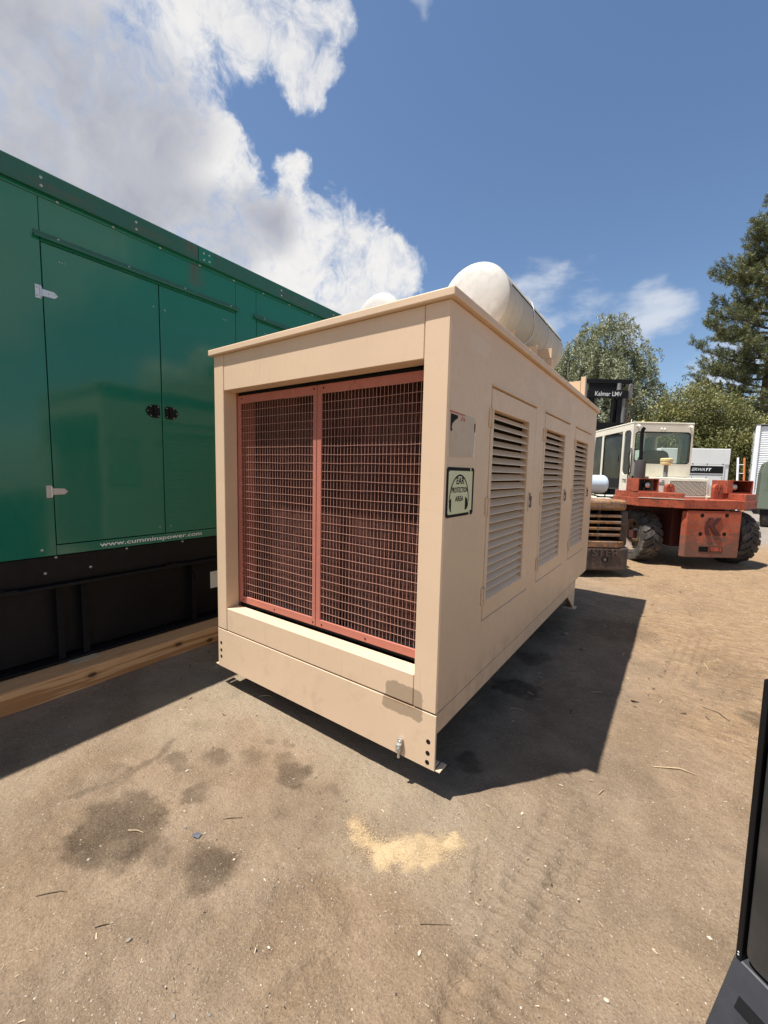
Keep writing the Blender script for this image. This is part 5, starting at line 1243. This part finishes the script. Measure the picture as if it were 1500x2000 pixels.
def pine(u0, v0, H, z0, rad, label, seed):
    global rng
    rng = np.random.default_rng(seed); parts = []; paths = []
    base = W3(u0, v0, 0)
    paths.append(([base - [0, 0, .3], W3(u0 - .1, v0, H * .35), W3(u0 + .1, v0, H * .7), W3(u0, v0, H)], [.5, .40, .22, .05]))
    nb = 84
    for i in range(nb):
        f = i / (nb - 1); z = z0 + (H - z0) * f
        prof_ = (1 - f) ** .44 * (.62 + .38 * math.sin(f * 19 + 1) ** 2)
        a = rng.uniform(0, 2 * math.pi); L = rad * prof_ * rng.uniform(.65, 1.1) + .5
        if rng.uniform() < .45: a = math.pi + rng.normal() * .8
        out = math.cos(a) * RT + math.sin(a) * FW; s0 = W3(u0, v0, z); rise = rng.uniform(-.10, .16)
        pts = [s0 + out * L * s_ + np.array([0, 0, 1]) * L * (rise * s_ + .22 * s_ ** 2.2) for s_ in np.linspace(0, 1, 6)]
        paths.append((pts, [.10 * (1 - f * .6), .085, .06, .045, .03, .012]))
        nt = int(14 + L * 13)
        for k in range(nt):
            s_ = rng.uniform(.22, 1.0); c = s0 + out * L * s_ + np.array([0, 0, 1]) * L * (rise * s_ + .22 * s_ ** 2.2)
            side = unit(np.cross(out, [0, 0, 1])); c = c + side * rng.normal() * .33 * (1.3 - s_ * .6) * (1 + L * .14) + np.array([0, 0, rng.normal() * .16 + .12])
            m = 32; ax = unit(out * .6 + np.array([0, 0, .8]) + rng.normal(size=3) * .35)
            D = unit(rng.normal(size=(m, 3)) * .75 + ax); P = c + D * .13 + ax * rng.uniform(-.18, .25, (m, 1))
            parts.append(leaf_quads(P, D, .125, .016, np.clip(.5 + .25 * rng.normal() + .16 * rng.normal(size=m), 0, 1)))
    return tree('pine_tree', label, 'tree', tuple(base), parts, paths, M['needle'])
pine(27.0, 30, 20.5, 3.0, 6.0, 'tall dark pine tree at the right side of the yard', 12)
bushy('bush', 9.5, 27.0, [(9.3, 27, 2.6, 1.5), (8.0, 27, 2.3, 1.4), (10.8, 27.2, 2.6, 1.4)], 1500, 'low dark bush seen past the forklift mast', 19)

# ---------------------------------------------------------------- black cabinet at the right edge
bc = thing('equipment_cabinet', 'black steel cabinet with textured grey panel close beside the camera', 'cabinet', cf(1.035, 1.05), YAW - R(73.1))
bc.rotation_euler.x = R(1.15)
MB().prism([(.0, .203), (1.0, .203), (1.0, 1.072), (.07, 1.072), (.0, 1.028)], 'y', .026, .9).box(.01, 1.0, .05, .88, .0, .2029).build('body', M['black'], bc, bevel=.004)
MB().prism([(.0, .203), (.014, .203), (.014, 1.016), (.076, 1.055), (1.0, 1.055), (1.0, 1.072), (.07, 1.072), (.0, 1.028)], 'y', -.004, .0255).build('edge_frame', M['black'], bc, bevel=.002)
MB().prism(rounded(.020, .99, .212, .862, .03), 'y', .002, .0255).build('front_panel', M['panel'], bc, bevel=.006, seg=3)
MB().box(.020, .99, .010, .0255, .880, 1.005).build('upper_panel', M['black_matt'], bc, bevel=.004)
MB().box(.020, .99, .002, .0255, 1.010, 1.040).build('top_trim', M['panel'], bc, bevel=.004)
MB().prism([(.0, .202), (.049, .202), (.049, -.01), (-.095, -.01), (-.095, .012)], 'x', -.004, 1.0).build('base_skirt', M['skirt'], bc, bevel=.003)
MB().prism([(-.006, .185), (-.05, .105), (-.012, .105)], 'x', .035, .60).build('skirt_shade', M['black_matt'], bc)  # black wedge added as the shadow notch under the panel
sc_ = MB()
for z in (.216, .224): sc_.dome((.007, -.004, z), (0, -1, 0), .0028)
sc_.build('frame_screw', M['bolt'], bc)

# ---------------------------------------------------------------- loose bits on the dirt
def stick(pts, r, mat, label, name='twig'):
    r *= .8
    q = []
    for i, (x, y) in enumerate(pts): q.append((x, y, gz_at(x, y) + r * .9 + (.004 if i == 1 else 0)))
    n = len(q); o = MB().path(q, [r * (1 - .5 * i / (n - 1)) for i in range(n)], 6).build(name, M[mat]); return tag(o, label, 'twig')
def near_line(c, a, L, k=.12): return [(c[0] - math.cos(a) * L / 2, c[1] - math.sin(a) * L / 2), (c[0] + k * L * .3, c[1] + k * L * .5), (c[0] + math.cos(a) * L / 2, c[1] + math.sin(a) * L / 2)]
stick(near_line((-.668, -.628), .75, .085), .0032, 'stick', 'dark twig between two round oil stains')
stick(near_line((-.637, -1.154), .9, .045), .0035, 'stick', 'short dark stick on bare dirt at lower left')
stick(near_line((.935, .945), .35, .20, .3), .005, 'pale_stick', 'pale stick on sunlit dirt beyond the shadow corner')
stick(near_line((.402, .103), 2.0, .05), .003, 'stick', 'short twig near the front shadow corner')
stick(near_line((.256, -.457), .3, .12, -.8), .0028, 'stick', 'curved twig below the sawdust spill')
stick(near_line((-1.331, .684), 1.0, .10), .004, 'pale_stick', 'pale splinter in the shade beside the generators')
stick(near_line((-1.36, .10), .7, .09), .004, 'pale_stick', 'pale splinter at the edge of the left shadow')
stick(near_line((-.90, -1.22), .8, .10, .5), .003, 'stick', 'thin bent twig below the largest oil stain')
stick(near_line((.642, .553), 1.2, .06), .003, 'pale_stick', 'small pale chip by the large generator shadow tip')
stick(near_line((1.18, .35), 2.2, .07), .0035, 'pale_stick', 'pale split twig near the black cabinet')
stick(near_line((1.15, 1.78), 2.6, .16, .3), .005, 'stick', 'dark twig on the orange dirt at right')
stick(near_line((.08, 1.0), .4, .09), .004, 'pale_stick', 'pale chip inside the generator shadow')
stick(near_line((-.93, -.92), .5, .07), .003, 'pale_stick', 'straw lying across the largest oil stain')
stones = [((-.785, -.783), .012, 'stone', 'dark pebble right of the largest oil stain'), ((-.519, -1.12), .013, 'stone', 'dark angular pebble at lower left'), ((-.214, -1.13), .010, 'stone', 'small dark pebble at bottom of the yard'), ((-.135, -1.069), .007, 'stone', 'tiny pebble near the boot prints'), ((-.19, -.657), .009, 'stone', 'rounded tan pebble left of the sawdust'), ((-.137, -.858), .009, 'pale_stone', 'white chip beside the boot print'), ((.366, .182), .012, 'pale_stone', 'pale lump by the shadow corner'), ((.127, .008), .009, 'stone', 'dark pebble in sun before the generator'), ((.05, 2.55), .045, 'stone', 'flat grey stone in the generator shade'), ((.251, 2.30), .03, 'stone', 'smaller dark stone in the generator shade'), ((.655, .12), .014, 'pale_stone', 'cluster chip of pale stone on the tyre track'), ((.271, -.581), .012, 'pale_stone', 'white chip below the curved twig'), ((.781, -.35), .013, 'pale_stone', 'pale flake at the bottom near the cabinet'), ((-1.10, -.60), .011, 'pale_stone', 'white pebble above the largest oil stain'), ((-.30, .12), .016, 'stone', 'pebble in shade under the front channel')]
for i, ((x, y), s_, mt, lb) in enumerate(stones):
    o = inst(stone_mesh('pebble' if s_ < .02 else 'stone', M[mt], 40 + i), 'pebble' if s_ < .02 else 'stone', (x, y, gz_at(x, y) + s_ * .25), scale=(s_ * .8, s_ * random.uniform(.45, .7), s_ * .5), rot=(0, 0, i * 1.3)); tag(o, lb, 'stone')
sx_, sy_ = -.709, -.774
sp_ = MB().add([(sx_ - .022, sy_ - .010, gz_at(sx_, sy_) + .004), (sx_ - .004, sy_ - .016, gz_at(sx_, sy_) + .009), (sx_ + .020, sy_ - .006, gz_at(sx_, sy_) + .004), (sx_ + .012, sy_ + .014, gz_at(sx_, sy_) + .007), (sx_ - .012, sy_ + .012, gz_at(sx_, sy_) + .003), (sx_, sy_, gz_at(sx_, sy_) - .004)], [(0, 1, 2, 3, 4), (1, 0, 5), (2, 1, 5), (3, 2, 5), (4, 3, 5), (0, 4, 5)]).build('plastic_scrap', M['chip_blue'])
tag(sp_, 'blue grey plastic scrap on dirt left of the sawdust', 'scrap')

# gravel grains, wood flakes and sawdust grains: real geometry, far too many to count
def grain_mat(name):
    m, t, b = material(name, (.3, .25, .2), .85, 0, .25)
    k = t.attr('tone'); c = t.mix(t.ramp(k, 0, .45, smooth=False), (.075, .058, .045), (.25, .195, .145)); c = t.mix(t.ramp(k, .45, 1, smooth=False), c, (.56, .48, .375)); t.put(b.inputs['Base Color'], c)
    return m
def flake_mat(name, a, c_):
    m, t, b = material(name, a, .8, 0, .25); t.put(b.inputs['Base Color'], t.mix(t.attr('tone'), a, c_)); return m
def frame_pts(n, vmin, vmax, power):
    """points over the ground the camera can see, denser close by"""
    v = vmin + (vmax - vmin) * rng.uniform(0, 1, n) ** power; u = rng.uniform(-1.12, 1.05, n) * (v + .35)
    P = np.array([CAM.x, CAM.y]) + u[:, None] * RT[:2] + v[:, None] * FW[:2]
    return P[:, 0], P[:, 1], v
def ok_mask(x, y):
    m = ~((x < -2.40)) & ~((x > GW - .05) & (x < .05) & (y > -.02) & (y < 3.8))
    return m
rng = np.random.default_rng(77)
x, y, v = frame_pts(42000, .55, 7.5, 1.6)
m = ok_mask(x, y) & (fbm(x, y, 1.6, 3, 201) + rng.uniform(-.25, .25, len(x)) > .42); x, y, v = x[m], y[m], v[m]
s_ = rng.lognormal(math.log(.0014), .48, len(x)) * (1 + v * .18); s_ = np.minimum(s_, .008)
z = ground_h(x, y) + s_ * .25
T = np.array([(1, 0, 0), (0, 1, 0), (-1, 0, 0), (0, -1, 0), (0, 0, .75), (0, 0, -.75)]); TF = np.array([(0, 1, 4), (1, 2, 4), (2, 3, 4), (3, 0, 4), (1, 0, 5), (2, 1, 5), (3, 2, 5), (0, 3, 5)])
n = len(x); a = rng.uniform(0, 6.28, n); jit = rng.uniform(.65, 1.25, (n, 6, 1))
V = T[None] * jit * np.stack([s_, s_ * rng.uniform(.6, 1, n), s_ * rng.uniform(.6, 1, n)], -1)[:, None, :]
V = np.stack([V[..., 0] * np.cos(a)[:, None] - V[..., 1] * np.sin(a)[:, None], V[..., 0] * np.sin(a)[:, None] + V[..., 1] * np.cos(a)[:, None], V[..., 2]], -1) + np.stack([x, y, z], -1)[:, None, :]
tone = np.clip(rng.beta(1.6, 1.4, n), 0, 1)
gm_ = raw_mesh('gravel', V.reshape(-1, 3), (TF[None] + 6 * np.arange(n)[:, None, None]).reshape(-1, 3), grain_mat('gravel_grains'), False, {'tone': ('FACE', np.repeat(tone, 8))})
o = bpy.data.objects.new('gravel', gm_); col.objects.link(o); o['kind'] = 'stuff'; o['label'] = 'fine grit and small grains scattered over the dirt'
def flakes(name, x, y, L, W_, mat, label, lift=.002, tilt=.25):
    n = len(x); a = rng.uniform(0, 6.28, n); d = np.stack([np.cos(a), np.sin(a), rng.normal(size=n) * tilt], -1); s = np.stack([-np.sin(a), np.cos(a), rng.normal(size=n) * tilt], -1)
    C = np.stack([x, y, ground_h(x, y) + lift], -1); L = L[:, None]; W_ = W_[:, None]; h = np.array([0, 0, 1]) * W_ * .45
    Q = [C - d * L - s * W_, C + d * L - s * W_ * .7, C + d * L + s * W_ * .7, C - d * L + s * W_]
    V = np.stack([q - h for q in Q] + [q + h for q in Q], 1).reshape(-1, 3)
    B = np.array([(4, 5, 6, 7), (0, 1, 5, 4), (1, 2, 6, 5), (2, 3, 7, 6), (3, 0, 4, 7)])
    me = raw_mesh(name, V, (B[None] + 8 * np.arange(n)[:, None, None]).reshape(-1, 4), mat, False, {'tone': ('FACE', np.repeat(rng.uniform(0, 1, n), 5))})
    o = bpy.data.objects.new(name, me); col.objects.link(o); o['kind'] = 'stuff'; o['label'] = label
x, y, v = frame_pts(4200, .6, 13, 1.35); m = ok_mask(x, y); x, y, v = x[m], y[m], v[m]
L = rng.lognormal(math.log(.0019), .55, len(x)) * (1 + v * .30)
flakes('wood_chips', x, y, np.minimum(L, .03), np.minimum(L * .26, .003), flake_mat('pale_chips', (.22, .155, .09), (.60, .49, .33)), 'pale wood chips and straw scattered over the dirt')
x, y, v = frame_pts(5200, 2.6, 12, 1.1); m = ok_mask(x, y) & (x > -.2) & (fbm(x, y, 1.1, 3, 301) + rng.uniform(-.2, .2, len(x)) > .48); x, y = x[m], y[m]
L = rng.lognormal(math.log(.016), .55, len(x)); flakes('straw', x, y, np.minimum(L, .06), np.minimum(L * .10, .003), flake_mat('straw_bits', (.20, .13, .07), (.52, .40, .23)), 'dry straw and bark bits strewn over the far dirt', .004, .25)
x, y, v = frame_pts(420, 2.4, 9, 1.2); m = ok_mask(x, y); x, y = x[m], y[m]
L = rng.lognormal(math.log(.008), .5, len(x)); flakes('bark_bits', x, y, np.minimum(L, .025), L * .30, flake_mat('dark_bark', (.07, .05, .035), (.20, .14, .09)), 'dark bark bits and clods on the far dirt', .005, .4)
NS = 5200; k = rng.integers(0, len(SAW) - 1, NS); f = rng.uniform(0, 1, NS); A_ = np.array(SAW)
P = A_[k] + (A_[k + 1] - A_[k]) * f[:, None] + rng.normal(size=(NS, 2)) * (np.array(SAWR)[k] * .62)[:, None]
L = rng.uniform(.0006, .0017, NS)
flakes('sawdust', P[:, 0], P[:, 1], L, L * .55, flake_mat('sawdust_grains', (.44, .31, .17), (.66, .50, .29)), 'small spill of golden sawdust on the dirt', .005, .4)
